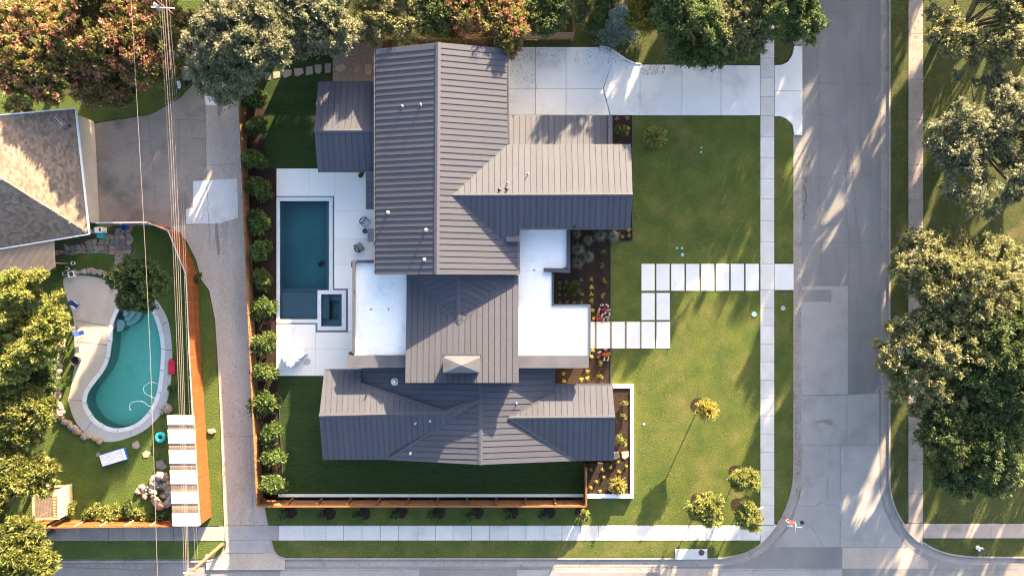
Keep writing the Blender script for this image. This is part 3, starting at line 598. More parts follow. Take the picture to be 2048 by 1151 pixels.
walls(ring([(wn_, (1016, 289), (0, -e)), (wn_, (1262, 288), (-e, -e)), (ws_, (1264, 389.4), (-e, 0)), (ws_, (1261, 455), (-e, e)), (ws_, (1040, 456), (0, e))]), M['house_wall'])
walls(ring([(gn, (640, 163), (e, -e)), (gn, (751, 162), (0, -e)), (gs, (751, 341), (0, e)), (gs, (637, 340), (e, e)), (gn, (630, 261), (e, 0))]), M['house_wall'])
walls(ring([(dw, (724, 740), (e, 0)), (dw, (961, 740), (0, 0)), (de, (1106, 740), (-e, 0)), (efn, (1106, 772), (-e, -e)), (efn, (1222, 772), (-e, -e)), (efn, (1229, 834), (-e, 0)), (efs, (1227, 920), (-e, e)), (de, (1150, 920), (0, e)), (de, (961, 927), (0, e)), (dw, (780, 918), (0, e)), (ews, (647, 919), (e, e)), (ews, (640, 832), (e, 0)), (ewn, (650, 742), (e, -e)), (ewn, (722, 742), (0, -e))]), M['house_wall'])
walls(ring([(cs, (814, 551), (.2, 0)), (cs, (1036, 551), (-.2, 0)), (cs, (1036, 763), (-.2, .2)), (cs, (812, 763), (.2, .2))]), M['dark_wall'], z0=2.8)
def flat_walls(poly, z, m): return walls([(x, y, z) for x, y in W2(poly, z)], m)
flat_walls(rect(712, 528, 815, 709), 3.5, M['house_wall']); flat_walls([(1035, 458), (1130, 458), (1130, 532), (1100, 538), (1100, 615), (1172, 615), (1172, 706), (1035, 706)], 3.5, M['house_wall'])
flat_walls(rect(1020, 234, 1220, 290), 2.8, M['house_wall'])
# vents on the roofs
def vent(pl, px, py, h=.5, r=.045, m='galv', par=None):
    p = pl.hit(px, py); v = empty('vent_pipe', p, 0, parent=par or house) if False else None
    o = MB().lathe([(r * 2.6, -.02), (r * 2.2, .03), (r, .08), (r, h), (r * 1.25, h), (r * 1.25, h + .04), (0, h + .05)], (p.x, p.y, p.z), 10).build('vent_pipe', M[m], par or house, smooth=True); return o
for px, py in ((805, 213), (842, 210)): vent(mw, px, py, .42, .05)
for px, py in ((776, 425), (852, 460), (849, 519)): vent(mw, px, py, .42, .075)
for px, py in ((1015, 365), (1056, 347)): vent(wn_, px, py, .3, .04)
for px, py in ((999, 379), (1014, 378)): vent(wn_, px, py, .16, .07, 'black')
vent(dw, 790, 763, .5, .16); vent(ews, 831, 846, .35, .05); vent(ews, 860, 841, .35, .05); vent(dw, 821, 906, .35, .06); vent(de, 1033, 806, .2, .04)
vent(ws_, 1149, 452.5, .1, .05, 'black')
# grey shelf under the west eave
sh = empty('outdoor_counter', P(747, 472), 0, 'grey counter top by the pool terrace under the western eave', 'counter')
MB().box((0, 0, .9), (.8, 1.3, .06)).build('counter_top', M['cushion'], sh); MB().box((.1, 0, .43), (.5, 1.1, .86)).build('cabinet', M['dark_wall'], sh)

# raised planter at the south east corner
pl_ = empty('raised_planter', P(1247, 880), 0, 'long white walled planter wrapping the southeast corner of the house', 'planter')
local(MB().prism(W2(rect(1226, 769, 1267.5, 775.5), .45), -.3, .45).prism(W2(rect(1260.5, 775.5, 1267.5, 995.5), .45), -.3, .45).prism(W2(rect(1175, 987.5, 1260.5, 995.5), .45), -.3, .45).build('wall', M['white'], pl_, bevel=.01), pl_)
local(MB().prism(W2(rect(1222, 772, 1263, 925)), -.3, .33).prism(W2(rect(1172, 925, 1263, 990)), -.3, .33).build('soil', M['mulch'], pl_), pl_)
strip = struct('mow_strip', MB().prism(W2(rect(557, 987.2, 1167, 993)), -.3, .03), M['new_concrete'])

# ------------------------------------------------------------------ fences
def fence(name, base, h, bm, label, spacing=.145, post_sp=2.4, post_m=None, side=1, rails=True, cap_rail=False, post_w=.09, rail_m=None, zb=0.0, off=.09, thin=False):
    """board fence along a ground line given in photo pixels"""
    root = empty(name, P(*base[0]), 0, label, 'fence'); pts = [P(*b) for b in base]; org = pts[0]
    L = [0]
    for i in range(len(pts) - 1): L.append(L[-1] + (pts[i + 1] - pts[i]).length)
    def at(s):
        for i in range(len(pts) - 1):
            if s <= L[i + 1] + 1e-6:
                t = (s - L[i]) / (L[i + 1] - L[i]); return pts[i].lerp(pts[i + 1], t), (pts[i + 1] - pts[i]).normalized()
        return pts[-1], (pts[-1] - pts[-2]).normalized()
    nb = int(L[-1] / spacing); mesh = None; rr = random.Random(len(name) + nb)
    for k in range(nb):
        p, d = at((k + .5) * spacing); a = math.atan2(d.y, d.x)
        if mesh is None:
            o = MB().box((0, 0, h / 2), (spacing * .93, .02, h)).build('board', bm, root); mesh = o.data
        else: o = bpy.data.objects.new('board', mesh); link(o, root)
        o.location = p - org + Vector((0, 0, rr.uniform(-.012, .012) + zb)); o.rotation_euler = (rr.uniform(-.008, .008), 0, a)
    npost = max(2, round(L[-1] / post_sp) + 1)
    for k in range(npost):
        p, d = at(min(L[-1] - .05, max(.05, k * L[-1] / (npost - 1)))); n = Vector((-d.y, d.x, 0)) * side; a = math.atan2(d.y, d.x)
        if thin: o = MB().tube([(0, 0, 0), (0, 0, h + .05)], post_w / 2, 8).build('post', post_m or bm, root)
        else: o = MB().box((0, 0, (h - .06) / 2), (post_w, post_w, h - .06)).build('post', post_m or bm, root)
        o.location = p - org + n * (off + post_w * .2); o.rotation_euler = (0, 0, a)
    if rails:
        for zz in (.25, h * .55, h - .25):
            for i in range(len(pts) - 1):
                d = (pts[i + 1] - pts[i]).normalized(); n = Vector((-d.y, d.x, 0)) * side
                MB().bar(pts[i] - org + n * .035 + Vector((0, 0, zz)), pts[i + 1] - org + n * .035 + Vector((0, 0, zz)), .04, .09).build('rail', rail_m or bm, root)
    if cap_rail:
        for i in range(len(pts) - 1): MB().bar(pts[i] - org + Vector((0, 0, h + .03)), pts[i + 1] - org + Vector((0, 0, h + .03)), .16 if not thin else .09, .035).build('cap_rail', rail_m or bm, root)
    return root
fence('alley_fence', [(488, 150), (490, 195), (506, 570), (526.5, 1003)], 1.74, M['cedar'], 'long cedar board fence between the alley and the pool garden', side=-1, post_m=M['steel_post'], post_w=.06)
fence('street_fence', [(528, 1000), (1167, 1000)], 1.85, M['cedar'], 'cedar board fence with heavy posts along the mown side lawn', side=1, post_sp=2.85, post_m=M['cedar_post'], cap_rail=True, post_w=.2, off=.14)
fence('return_fence', [(1168.5, 1000), (1168.5, 924)], 1.85, M['cedar'], 'short cedar fence return joining the house beside the white planter', side=1, post_m=M['cedar_post'], cap_rail=True)
fence('north_fence', [(596, 79), (1145, 79)], 1.85, M['old_fence'], 'weathered board fence with rails behind the big gable at the north', side=-1)
fence('boundary_fence', [(1146, 78), (1146, -120)], 1.85, M['old_fence'], 'weathered fence running north between the dark yard and the side grass', side=1)
fence('stained_fence', [(222, 450), (320, 449), (361, 465), (395, 548), (397, 580), (402, 703), (409, 824), (423, 1032)], 2.45, M['red_fence'], 'tall red stained board fence curving along the far side of the alley', side=-1, post_m=M['steel_post'], thin=True, post_w=.07, cap_rail=True, rail_m=M['steel_post'])
fence('yard_fence', [(30, 1040), (371, 1036.5), (422, 1034)], 2.3, M['red_fence'], 'orange stained board fence with pale posts at the foot of the yard', side=1, post_m=M['pale_wood'], post_w=.09)

# ------------------------------------------------------------------ neighbour's house
nb = empty('neighbour_house', (0, 0, 0), 0, 'brown shingled house with white garage doors beside the alley drive', 'house')
n1 = Plane((151, 217, 2.75), (178, 467, 2.75), (0, 355, 5.6)); n2 = Plane((0, 355, 5.6), (178, 467, 2.75), (60, 487, 2.75))
def thick(pl, poly, t, name, m, par):
    pts = [pl.hit(*q) for q in poly]; k = len(pts); nn = sum((pts[i].cross(pts[(i + 1) % k]) for i in range(k)), Vector()).z
    if nn < 0: pts = pts[::-1]
    return MB().add(pts + [p - Vector((0, 0, t)) for p in pts], [tuple(range(k)), tuple(range(2 * k - 1, k - 1, -1))] + [((i + 1) % k, i, i + k, (i + 1) % k + k) for i in range(k)]).build(name, m, par)
def shingles(pl, poly, par, course=.2, w=.34):
    """real overlapping courses: one joined mesh"""
    pts = [pl.hit(*q) for q in poly]; n = pl.n; v = Vector((n.x, n.y, 0)); v = (v - n * v.dot(n)).normalized(); u = v.cross(n).normalized(); o = pts[0]
    q2 = [((p - o).dot(u), (p - o).dot(v)) for p in pts]; u0, u1 = min(q[0] for q in q2), max(q[0] for q in q2); v0, v1 = min(q[1] for q in q2), max(q[1] for q in q2)
    mb = MB(); rr = random.Random(3); j = 0; y = v0
    while y < v1:
        x = u0 - rr.uniform(0, w)
        while x < u1:
            ww = w * rr.uniform(.7, 1.3); c = [(x + .008, y), (x + ww - .008, y), (x + ww - .008, y + course + rr.uniform(-.02, .02)), (x + .008, y + course)]
            mx, my = x + ww / 2, y + course / 2; ins = False; kk = len(q2)
            for i in range(kk):
                a, b = q2[i], q2[(i + 1) % kk]
                if (a[1] > my) != (b[1] > my) and mx < (b[0] - a[0]) * (my - a[1]) / (b[1] - a[1]) + a[0]: ins = not ins
            if ins:
                hs = (.006, .006, .026, .026); mb.add([o + u * a + v * b + n * h for (a, b), h in zip(c, hs)] + [o + u * c[2][0] + v * c[2][1], o + u * c[3][0] + v * c[3][1]], [(3, 2, 1, 0), (2, 3, 5, 4)])
            x += ww
        y += course; j += 1
    ob = mb.build('shingles', M['shingle_tab'], par); ob['kind'] = 'stuff'; return ob
M['shingle_tab'] = mat('shingle_tab', (.215, .16, .12), (.155, .118, .092), 1.2, .9, .01, 25, island=.28, spec=.2)
p1 = [(-60, 236), (151, 217), (178, 467), (0, 355), (-60, 318)]; p2 = [(0, 355), (178, 467), (178.5, 470), (-60, 510), (-60, 318)]
r1 = thick(n1, p1, .18, 'roof', M['shingle'], nb); r2 = thick(n2, [(-60, 318), (178, 467.5), (-60, 506)], .18, 'roof', M['shingle'], nb)
shingles(n1, [(-60, 237), (150, 219), (176.5, 466), (-60, 318)], r1); shingles(n2, [(-60, 319), (175, 466.5), (-60, 504)], r2)
MB().bar(n1.hit(151.5, 217), n1.hit(178.8, 468), .1, .2).build('fascia', M['white'], nb); MB().bar(n2.hit(178.5, 468.2), n2.hit(-60, 507.5), .1, .2).build('fascia', M['white'], nb)
MB().bar(n1.hit(151.5, 216.7), n1.hit(-60, 235.7), .1, .16).build('fascia', M['white'], nb); cap(n1.hit(-60, 318), n1.hit(177, 466), .12, r1, drop=.04).data.materials[0] = M['shingle']
gw = MB(); a, b = P(184, 243), P(193.5, 447); d = (b - a).normalized(); nrm = Vector((-d.y, d.x, 0))
gw.bar(a - nrm * -.1 + Vector((0, 0, 1.3)), b - nrm * -.1 + Vector((0, 0, 1.3)), .2, 2.9).build('garage_wall', M['tan_trim'], nb)
MB().prism([tuple((a + d * .3 + nrm * .25)[:2]), tuple((b - d * .3 + nrm * .25)[:2]), tuple((P(20, 470))[:2]), tuple((P(20, 262))[:2])], -.3, 2.6).build('wall', M['tan_trim'], nb)
Lw = (b - a).length
for s0, s1 in ((.03, .44), (.50, .96)):
    gd = MB(); 
    for k in range(5): gd.bar(a + d * Lw * s0 - nrm * .03 + Vector((0, 0, .26 + .47 * k)), a + d * Lw * s1 - nrm * .03 + Vector((0, 0, .26 + .47 * k)), .06, .45)
    gd.build('garage_door', M['garage_white'], nb)
MB().bar(a + d * Lw * .47 - nrm * .12 + Vector((0, 0, 1.25)), a + d * Lw * .47 - nrm * .12 + Vector((0, 0, 1.25)) + d * .01, .3, 2.6).build('pier', M['tan_trim'], nb)
MB().bar(a + d * Lw * .46 - nrm * .1 + Vector((0, 0, 1.25)), a + d * Lw * .485 - nrm * .1 + Vector((0, 0, 1.25)), .22, 2.7).build('pier', M['tan_trim'], nb)
ant = empty('tv_antenna', n1.hit(139, 252), 0, 'spindly television antenna on the brown shingled roof', 'antenna')
am = MB().tube([(0, 0, 0), (-.1, .1, 1.3)], .025, 6).tube([(-.55, .55, 1.3), (.25, -.25, 1.3)], .02, 5)
for k in range(5): am.tube([(-.5 + .17 * k - .22, .5 - .17 * k - .22, 1.3), (-.5 + .17 * k + .22, .5 - .17 * k + .22, 1.3)], .014, 4)
am.build('mast', M['galv'], ant); MB().box((0, 0, .1), (.3, .25, .2)).build('foot', M['dark_metal'], ant)
# corrugated patio cover
pc = empty('patio_cover', (0, 0, 0), 0, 'tan corrugated patio cover below the shingled house eave', 'canopy')
cp = Plane((0, 478, 2.5), (104, 460, 2.5), (111, 532, 2.2)); q = [(-60, 488), (103, 460), (111, 532), (78, 556), (0, 590), (-60, 610)]
thick(cp, q, .05, 'roof_sheet', M['panel_tan'], pc)
cb = MB(); uu = (cp.hit(104, 460) - cp.hit(0, 478)).normalized()
for k in range(74):
    t = k / 73; x = -58 + t * 165; ytop = 487 - (x + 60) / 163 * 27.5; ybot = 532 + (111 - x) * .5 if x < 111 else 532
    ybot = min(ybot, 606); dx = 8 * (ybot - ytop) / 75
    cb.bar(cp.hit(x, ytop + .5) + Vector((0, 0, .015)), cp.hit(min(x + dx, 110.5), ybot - 1) + Vector((0, 0, .02)), .05, .06)
o = cb.build('corrugation', M['panel_tan'], pc); o['kind'] = 'stuff'
for px, py in ((98, 470), (104, 525), (20, 560)): p = P(px, py, 2.3); MB().box((p.x, p.y, 1.1), (.1, .1, 2.2)).build('post', M['pale_wood'], pc)

# ------------------------------------------------------------------ kidney pool and its yard
kp = [(266, 607), (284, 608), (300, 619), (310, 638), (318, 664), (322, 690), (322, 716), (319, 753), (314, 784), (302, 815), (282, 839), (261, 851), (235, 856), (214, 852), (193, 840), (180, 823), (173, 805), (177, 784), (193, 761), (209, 740), (219, 716), (223, 690), (225, 664), (229, 641), (240, 617), (250, 609)]
kps = smooth_line(kp, 3, True)
kc = offset_line(kps, -8, True)
kpool = empty('kidney_pool', P(260, 740), 0, 'turquoise kidney shaped pool with pale coping and rounded corner steps', 'swimming pool')
cm = MB(); n = len(kps)
for i in range(n):
    j = (i + 1) % n
    if i % 4 == 3: # open joint between coping stones
        a = [kps[i], tuple(kps[i][d] * .12 + kps[j][d] * .88 for d in (0, 1)), tuple(kc[i][d] * .12 + kc[j][d] * .88 for d in (0, 1)), kc[i]]
    else: a = [kps[i], kps[j], kc[j], kc[i]]
    cm.prism(W2(a), Z0, .04)
local(cm.build('coping', M['coping'], kpool), kpool)
shell(kps, 1.55, M['plaster_teal'], 'basin', kpool, .0)
local(MB().prism(W2(kps), -1.545, -.1).build('water', M['water_teal'], kpool), kpool)
st = MB(); 
def inpool(px, py):
    ins = False; m = len(kps)
    for i in range(m):
        a, b = kps[i], kps[(i + 1) % m]
        if (a[1] > py) != (b[1] > py) and px < (b[0] - a[0]) * (py - a[1]) / (b[1] - a[1]) + a[0]: ins = not ins
    return ins
def fan(r):
    q = [(243, 620)]
    for k in range(26):
        a = math.radians(-75 + 165 * k / 25); rr_ = r
        while rr_ > 1 and not inpool(243 + rr_ * math.cos(a), 620 + rr_ * math.sin(a)): rr_ -= .5
        q.append((243 + rr_ * math.cos(a), 620 + rr_ * math.sin(a)))
    return q
for r, z in ((12, -.3), (22, -.58), (32, -.86)):
    st2 = MB().prism(W2(fan(r)), -1.55, z); local(st2.build('step', M['plaster_step'], kpool), kpool)
local(MB().prism(W2([(230, 638), (243, 642), (244, 652), (238, 662), (228, 664), (227, 650)]), -1.55, -.5).build('bench', M['plaster_step'], kpool), kpool)
hose = smooth_line([(318, 768), (305, 764), (294, 767), (287, 775), (290, 786), (300, 791), (311, 797)], 5)
ho = empty('cleaner_hose', P(300, 780, -.05), 0, 'white floating cleaner hose looping over the turquoise water', 'hose')
local(MB().tube([P(x, y, -.06) for x, y in hose], .035, 6).build('hose', M['white'], ho, smooth=True), ho); local(MB().tube([P(x, y, -.06) for x, y in smooth_line([(307, 812), (297, 811), (287, 803), (275, 802), (263, 805), (259, 813), (262, 821)], 5)], .035, 6).build('hose', M['white'], ho, smooth=True), ho)
dout = smooth_line([(128, 556), (160, 550), (200, 556), (235, 572), (262, 586), (300, 590), (318, 606), (336, 640), (344, 690), (344, 740), (336, 795), (320, 830), (286, 862), (240, 880), (205, 882), (176, 870), (151, 842), (137, 802), (141, 780), (149, 730), (149, 680), (146, 630), (132, 590)], 4, True)
M['yard_deck'] = mat('yard_deck', (.46, .40, .33), (.38, .33, .27), .6, .85, .006, 18, c3=(.27, .23, .19), s3=.25, t3=(.55, .8), fine=(10, .12))
M['grey_deck'] = mat('grey_deck', (.42, .41, .40), (.35, .345, .34), .7, .85, .006, 18, fine=(10, .12))
def holed(name, outer, inner, z):
    bm = bmesh.new()
    def loop(pts):
        vs = [bm.verts.new((x, y, z)) for x, y in W2(pts)]; return [bm.edges.new((vs[i], vs[(i + 1) % len(vs)])) for i in range(len(vs))]
    es = loop(outer) + loop(inner); bmesh.ops.triangle_fill(bm, edges=es, use_beauty=True)
    for f in bm.faces:
        f.normal_update()
        if f.normal.z < 0: f.normal_flip()
    me = bpy.data.meshes.new(name); bm.to_mesh(me); bm.free(); return me
me = holed('lawn', YARD, offset_line(kps, -4, True), -.012); me.materials.append(M['yard_grass']); link(bpy.data.objects.new('lawn', me))['kind'] = 'structure'
me = holed('pool_deck', dout, kc, .012); me.materials.append(M['yard_deck']); me.materials.append(M['grey_deck'])
for f in me.polygons: f.material_index = 1 if (f.center.x > P(255, 0).x and f.center.y < P(0, 600).y) or f.center.y < P(0, 835).y else 0
dk = link(bpy.data.objects.new('pool_deck', me)); dk['kind'] = 'structure'
for i, c in enumerate([[(150, 682), (216, 690)], [(138, 798), (170, 802)], [(150, 640), (222, 652)], [(165, 868), (185, 842)], [(262, 876), (262, 860)], [(325, 822), (312, 810)], [(344, 700), (331, 699)], [(343, 640), (326, 648)]]): crack(c, .05, .018, dk, M['joint'], 90 + i, .3)

# ------------------------------------------------------------------ vegetation
M['l_oak'] = leaf('l_oak', (.165, .175, .070), (.25, .24, .11))
M['l_greyoak'] = leaf('l_greyoak', (.15, .165, .095), (.22, .215, .125))
M['l_dark'] = leaf('l_dark', (.070, .105, .034), (.115, .145, .050))
M['l_bright'] = leaf('l_bright', (.13, .155, .034), (.20, .20, .055))
M['l_myrtle'] = leaf('l_myrtle', (.135, .140, .038), (.21, .18, .055))
M['f_pink'] = leaf('f_pink', (.52, .20, .15), (.45, .14, .14), .8, .3)
M['l_blue'] = leaf('l_blue', (.15, .20, .16), (.21, .26, .21))
M['l_olive'] = leaf('l_olive', (.14, .135, .022), (.20, .175, .03))
M['l_shrub'] = leaf('l_shrub', (.065, .105, .025), (.11, .15, .04), 1.5)
M['l_gold'] = leaf('l_gold', (.36, .30, .07), (.27, .25, .05), 1.5)
M['l_lime'] = leaf('l_lime', (.17, .20, .045), (.25, .26, .075), 1.5)
M['l_sage'] = leaf('l_sage', (.17, .19, .12), (.25, .25, .17), 1.5)
M['l_straw'] = leaf('l_straw', (.28, .22, .14), (.20, .17, .11), 1.5)
M['f_white'] = leaf('f_white', (.75, .70, .68), (.68, .6, .6), 3, .2, .2)
M['f_red'] = leaf('f_red', (.55, .04, .12), (.6, .10, .20), 3, .2, .3)
M['f_orange'] = leaf('f_orange', (.65, .20, .03), (.6, .28, .05), 3, .2, .3)
M['f_yellow'] = leaf('f_yellow', (.50, .42, .04), (.42, .38, .05), 3, .2, .3)
def leaf_obj(name, C, D, size, aspect, mats, mi, parent, rng, tri=False):
    """diamond (or single triangle) leaves: C centres, D growth directions"""
    N = len(C); D = D / (np.linalg.norm(D, axis=1, keepdims=True) + 1e-9)
    r = rng.normal(size=(N, 3)); r[:, 2] = np.abs(r[:, 2]) * .9 + .5; T = np.cross(D, r); T /= (np.linalg.norm(T, axis=1, keepdims=True) + 1e-9)
    s = size[:, None]; q = 3 if tri else 4; V = np.empty((N, q, 3), np.float32)
    if tri:
        V[:, 0] = C - D * s * aspect * .4 + T * s * .55; V[:, 1] = C + D * s * aspect * .6; V[:, 2] = C - D * s * aspect * .4 - T * s * .55
    else:
        V[:, 0] = C - D * s * aspect * .5; V[:, 1] = C + T * s * .5 + D * s * .05; V[:, 2] = C + D * s * aspect * .5; V[:, 3] = C - T * s * .5 + D * s * .05
    me = bpy.data.meshes.new(name); me.vertices.add(N * q); me.vertices.foreach_set('co', V.ravel())
    me.loops.add(N * q); me.loops.foreach_set('vertex_index', np.arange(N * q, dtype=np.int32)); me.polygons.add(N); me.polygons.foreach_set('loop_start', np.arange(0, N * q, q, dtype=np.int32))
    for m in mats: me.materials.append(m)
    if mi is not None: me.polygons.foreach_set('material_index', mi.astype(np.int32))
    me.update(calc_edges=True); o = bpy.data.objects.new(name, me); link(o, parent); return o
CLN, CLS, LVS = 3.4, .64, 1.75
def tree(name, label, px, py, zc, Rc, seed, lm='l_oak', cat='tree', group=None, nclump=90, leaves=280, lsize=.20, aspect=1.7, squash=.55, flower=None, fshare=.0, clump=(.55, 1.15), bark='bark', lobes=5, droop=0.0, gap=-.24, ground=None, hollow=.35, trunk_r=None):
    """crown centre seen at (px, py), zc metres up; the trunk stands plumb below"""
    rng = np.random.default_rng(seed); c = P(px, py, zc); base = Vector((c.x, c.y, -.05)); Rc *= 1.12; nclump = int(nclump * 1.12)
    root = empty(name, base, rng.uniform(0, 6.28), label, cat, group)
    # irregular crown: several lobes round the centre
    LB = [(np.zeros(3), Rc * .72)]
    for k in range(lobes):
        a = 2 * math.pi * (k + rng.uniform(-.25, .25)) / lobes; d = Rc * rng.uniform(.38, .58); LB.append((np.array([math.cos(a) * d, math.sin(a) * d, rng.uniform(-.25, .18) * Rc * squash]), Rc * rng.uniform(.36, .56)))
    vol = np.array([b[1] ** 2 for b in LB]); vol = vol / vol.sum(); nclump = int(nclump * CLN); leaves = max(30, int(leaves * LVS / CLN)); clump = (clump[0] * CLS, clump[1] * CLS)
    kx = rng.normal(size=(5, 3)) * (4.2 / Rc); ph = rng.uniform(0, 6.28, 5); out = []; cnt = 0
    while cnt < nclump:
        m_ = nclump * 3; bi = rng.choice(len(LB), m_, p=vol); d = rng.normal(size=(m_, 3)); d /= np.linalg.norm(d, axis=1, keepdims=True)
        t = rng.uniform(hollow, 1.0, m_) ** .5; q = np.array([b[0] for b in LB])[bi] + d * (np.array([b[1] for b in LB])[bi] * t)[:, None] * np.array([1, 1, squash])
        f = np.sin(q @ kx.T + ph).mean(1); q = q[(d[:, 2] > -.45) & (f > gap)]; out.append(q); cnt += len(q)
    cc = np.concatenate(out)[:nclump]
    cr = rng.uniform(clump[0], clump[1], nclump)
    n = nclump * leaves; idx = np.repeat(np.arange(nclump), leaves)
    ax = cc * np.array([1, 1, .8]) + np.array([0, 0, .35 * Rc]); ax /= np.linalg.norm(ax, axis=1, keepdims=True)
    # leaves gather on twigs that fan out from each clump centre, mostly away from the trunk
    ntw = 9; tw = rng.normal(size=(nclump, ntw, 3)) * .75 + ax[:, None, :] * .7; tw /= np.linalg.norm(tw, axis=2, keepdims=True)
    pk = rng.integers(0, ntw, n); tl = rng.uniform(.7, 1.5, (nclump, ntw))[idx, pk]; rad = cr[idx] * rng.uniform(.08, 1.0, n) ** .7 * tl
    pick = tw[idx, pk]; d2 = pick + rng.normal(size=(n, 3)) * .2; d2 /= np.linalg.norm(d2, axis=1, keepdims=True)
    pos = cc[idx] + d2 * rad[:, None] + rng.normal(size=(n, 3)) * .05; pos[:, 2] -= droop * rad ** 2
    zmin = -(c.z - .3); pos = pos + np.array([0, 0, c.z + .05]); pos[:, 2] = np.maximum(pos[:, 2], .3)
    D = d2 * .9 + rng.normal(size=(n, 3)) * .45 + np.array([0, 0, .15])
    mi = np.zeros(n)
    if flower:
        hi = (rng.random(nclump) < fshare * 2.2)[idx]; mi = (hi & (rng.random(n) < .5) & (rad > cr[idx] * .6)).astype(int)
    size = lsize * rng.uniform(.6, 1.35, n)
    leaf_obj('crown', pos, D, size * .74, aspect, [M[lm]] + ([M[flower]] if flower else []), mi if flower else None, root, rng, True)
    mb = MB(); tr = trunk_r or max(.08, Rc * .055); top = Vector((0, 0, c.z * .55)); mb.tube([(0, 0, -.2), (rng.uniform(-.1, .1), rng.uniform(-.1, .1), c.z * .3), top], [tr * 1.25, tr, tr * .8], 8)
    for k in rng.choice(nclump, min(nclump, 26), replace=False):
        e = Vector(cc[k]) + Vector((0, 0, c.z - .2)); m1 = top.lerp(e, .5) + Vector((rng.uniform(-.3, .3), rng.uniform(-.3, .3), rng.uniform(-.1, .3))); mb.tube([top - Vector((0, 0, .1)), m1, e], [tr * .5, tr * .28, tr * .08], 5, cap=False)
    mb.build('trunk', M[bark], root, smooth=True)
    return root
T = tree
# north west: crape myrtles
g = 'crape myrtles along the top left'
T('crape_myrtle', 'large pink flowering crape myrtle beside the shingled roof at the upper left', 70, 95, 4.6, 5.4, 1, 'l_myrtle', group=g, nclump=120, leaves=330, lsize=.19, flower='f_pink', fshare=.20)
T('crape_myrtle', 'pink flowering crape myrtle touching the top edge left of the single wire', 190, 50, 5.0, 5.0, 2, 'l_myrtle', group=g, nclump=110, leaves=330, lsize=.19, flower='f_pink', fshare=.20)
T('crape_myrtle', 'crape myrtle in the shade where the bundle of wires crosses', 310, 85, 4.2, 4.3, 3, 'l_myrtle', group=g, nclump=90, leaves=300, lsize=.18, flower='f_pink', fshare=.2)
T('crape_myrtle', 'crape myrtle whose lower boughs reach toward the shingled roof corner', 205, 148, 3.4, 3.2, 31, 'l_myrtle', group=g, nclump=60, leaves=300, lsize=.18, flower='f_pink', fshare=.20)
# north: tall grey green trees
T('live_oak', 'tall grey green oak hanging over the alley at the top', 478, 60, 8.5, 3.9, 4, 'l_greyoak', nclump=120, leaves=340, lsize=.17, bark='pale_bark', squash=.7)
T('live_oak', 'grey green oak bough mass between the alley oak and the pale elm', 575, 28, 7.0, 2.7, 42, 'l_greyoak', nclump=70, leaves=300, lsize=.17, bark='pale_bark', squash=.7)
T('live_oak', 'grey green oak crown drooping low beside the stepping stones', 455, 145, 6.5, 2.6, 41, 'l_greyoak', nclump=60, leaves=300, lsize=.16, bark='pale_bark', squash=.8, droop=.2)
T('elm_tree', 'pale limbed elm reaching over the gravel bed north of the house', 645, 22, 6.5, 4.3, 5, 'l_greyoak', nclump=90, leaves=300, lsize=.17, bark='pale_bark', hollow=.2)
T('elm_tree', 'small elm standing behind the north fence near the great gable', 785, 25, 4.4, 3.6, 6, 'l_oak', squash=.6, nclump=70, leaves=320, lsize=.17, bark='pale_bark')
T('crape_myrtle', 'crape myrtle with magenta blooms touching the northeast roof corner', 975, 35, 4.2, 4.2, 7, 'l_myrtle', nclump=100, leaves=330, lsize=.17, flower='f_pink', fshare=.20)
T('elm_tree', 'dense green tree between the north fence and the magenta myrtle', 870, 20, 4.4, 2.6, 71, 'l_dark', nclump=60, leaves=300, lsize=.17)
T('holly_tree', 'small dark tree inside the fenced dark corner yard at the top', 1095, 18, 4.0, 2.0, 72, 'l_dark', nclump=40, leaves=260, lsize=.16)
T('live_oak', 'broad dark green oak shading the driveway from the top edge', 1395, 42, 5.0, 4.6, 8, 'l_dark', squash=.75, nclump=120, leaves=330, lsize=.17, bark='pale_bark')
T('live_oak', 'green oak overhanging the pavement and street at the top', 1560, 5, 5.5, 4.0, 9, 'l_dark', squash=.8, nclump=100, leaves=330, lsize=.17)
T('live_oak', 'lighter oak between the driveway oak and the pavement', 1470, 40, 5.0, 3.2, 91, 'l_oak', squash=.8, nclump=80, leaves=320, lsize=.17)
T('olive_shrub_tree', 'yellow olive coloured bush beside the silvery conifer', 1285, 18, 3.6, 2.0, 92, 'l_olive', nclump=45, leaves=300, lsize=.15)
T('laurel_tree', 'dark laurel by the boundary fence in the side grass', 1185, 20, 2.2, 1.7, 93, 'l_dark', nclump=30, leaves=240, lsize=.17)
def conifer(name, label, px, py, h, rad, seed, lm):
    rng = np.random.default_rng(seed); c = P(px, py, h * .5); root = empty(name, (c.x, c.y, -.05), 0, label, 'tree')
    Cs, Ds = [], []
    for k in range(230):
        t = rng.uniform(.03, 1) ; r = rad * (1 - t) * rng.uniform(.8, 1.08) + .12; a = rng.uniform(0, 6.283); z = .3 + t * h
        n = 80; s = rng.uniform(.1, 1, n); da = a + rng.normal(size=n) * .13 / np.maximum(s, .2)
        Cs.append(np.stack([np.cos(da) * r * s, np.sin(da) * r * s, z - s * r * .18 + rng.normal(size=n) * .08], 1)); Ds.append(np.stack([np.cos(da), np.sin(da), rng.normal(size=n) * .3 + .1], 1) + rng.normal(size=(n, 3)) * .4)
    C = np.concatenate(Cs); leaf_obj('crown', C, np.concatenate(Ds), np.full(len(C), .075), 3.6, [M[lm]], None, root, rng)
    MB().tube([(0, 0, -.2), (0, 0, h)], [.16, .03], 8).build('trunk', M['bark'], root); return root
conifer('blue_spruce', 'silvery blue conifer leaning out beside the driveway curve', 1240, 38, 5.0, 2.7, 94, 'l_blue')
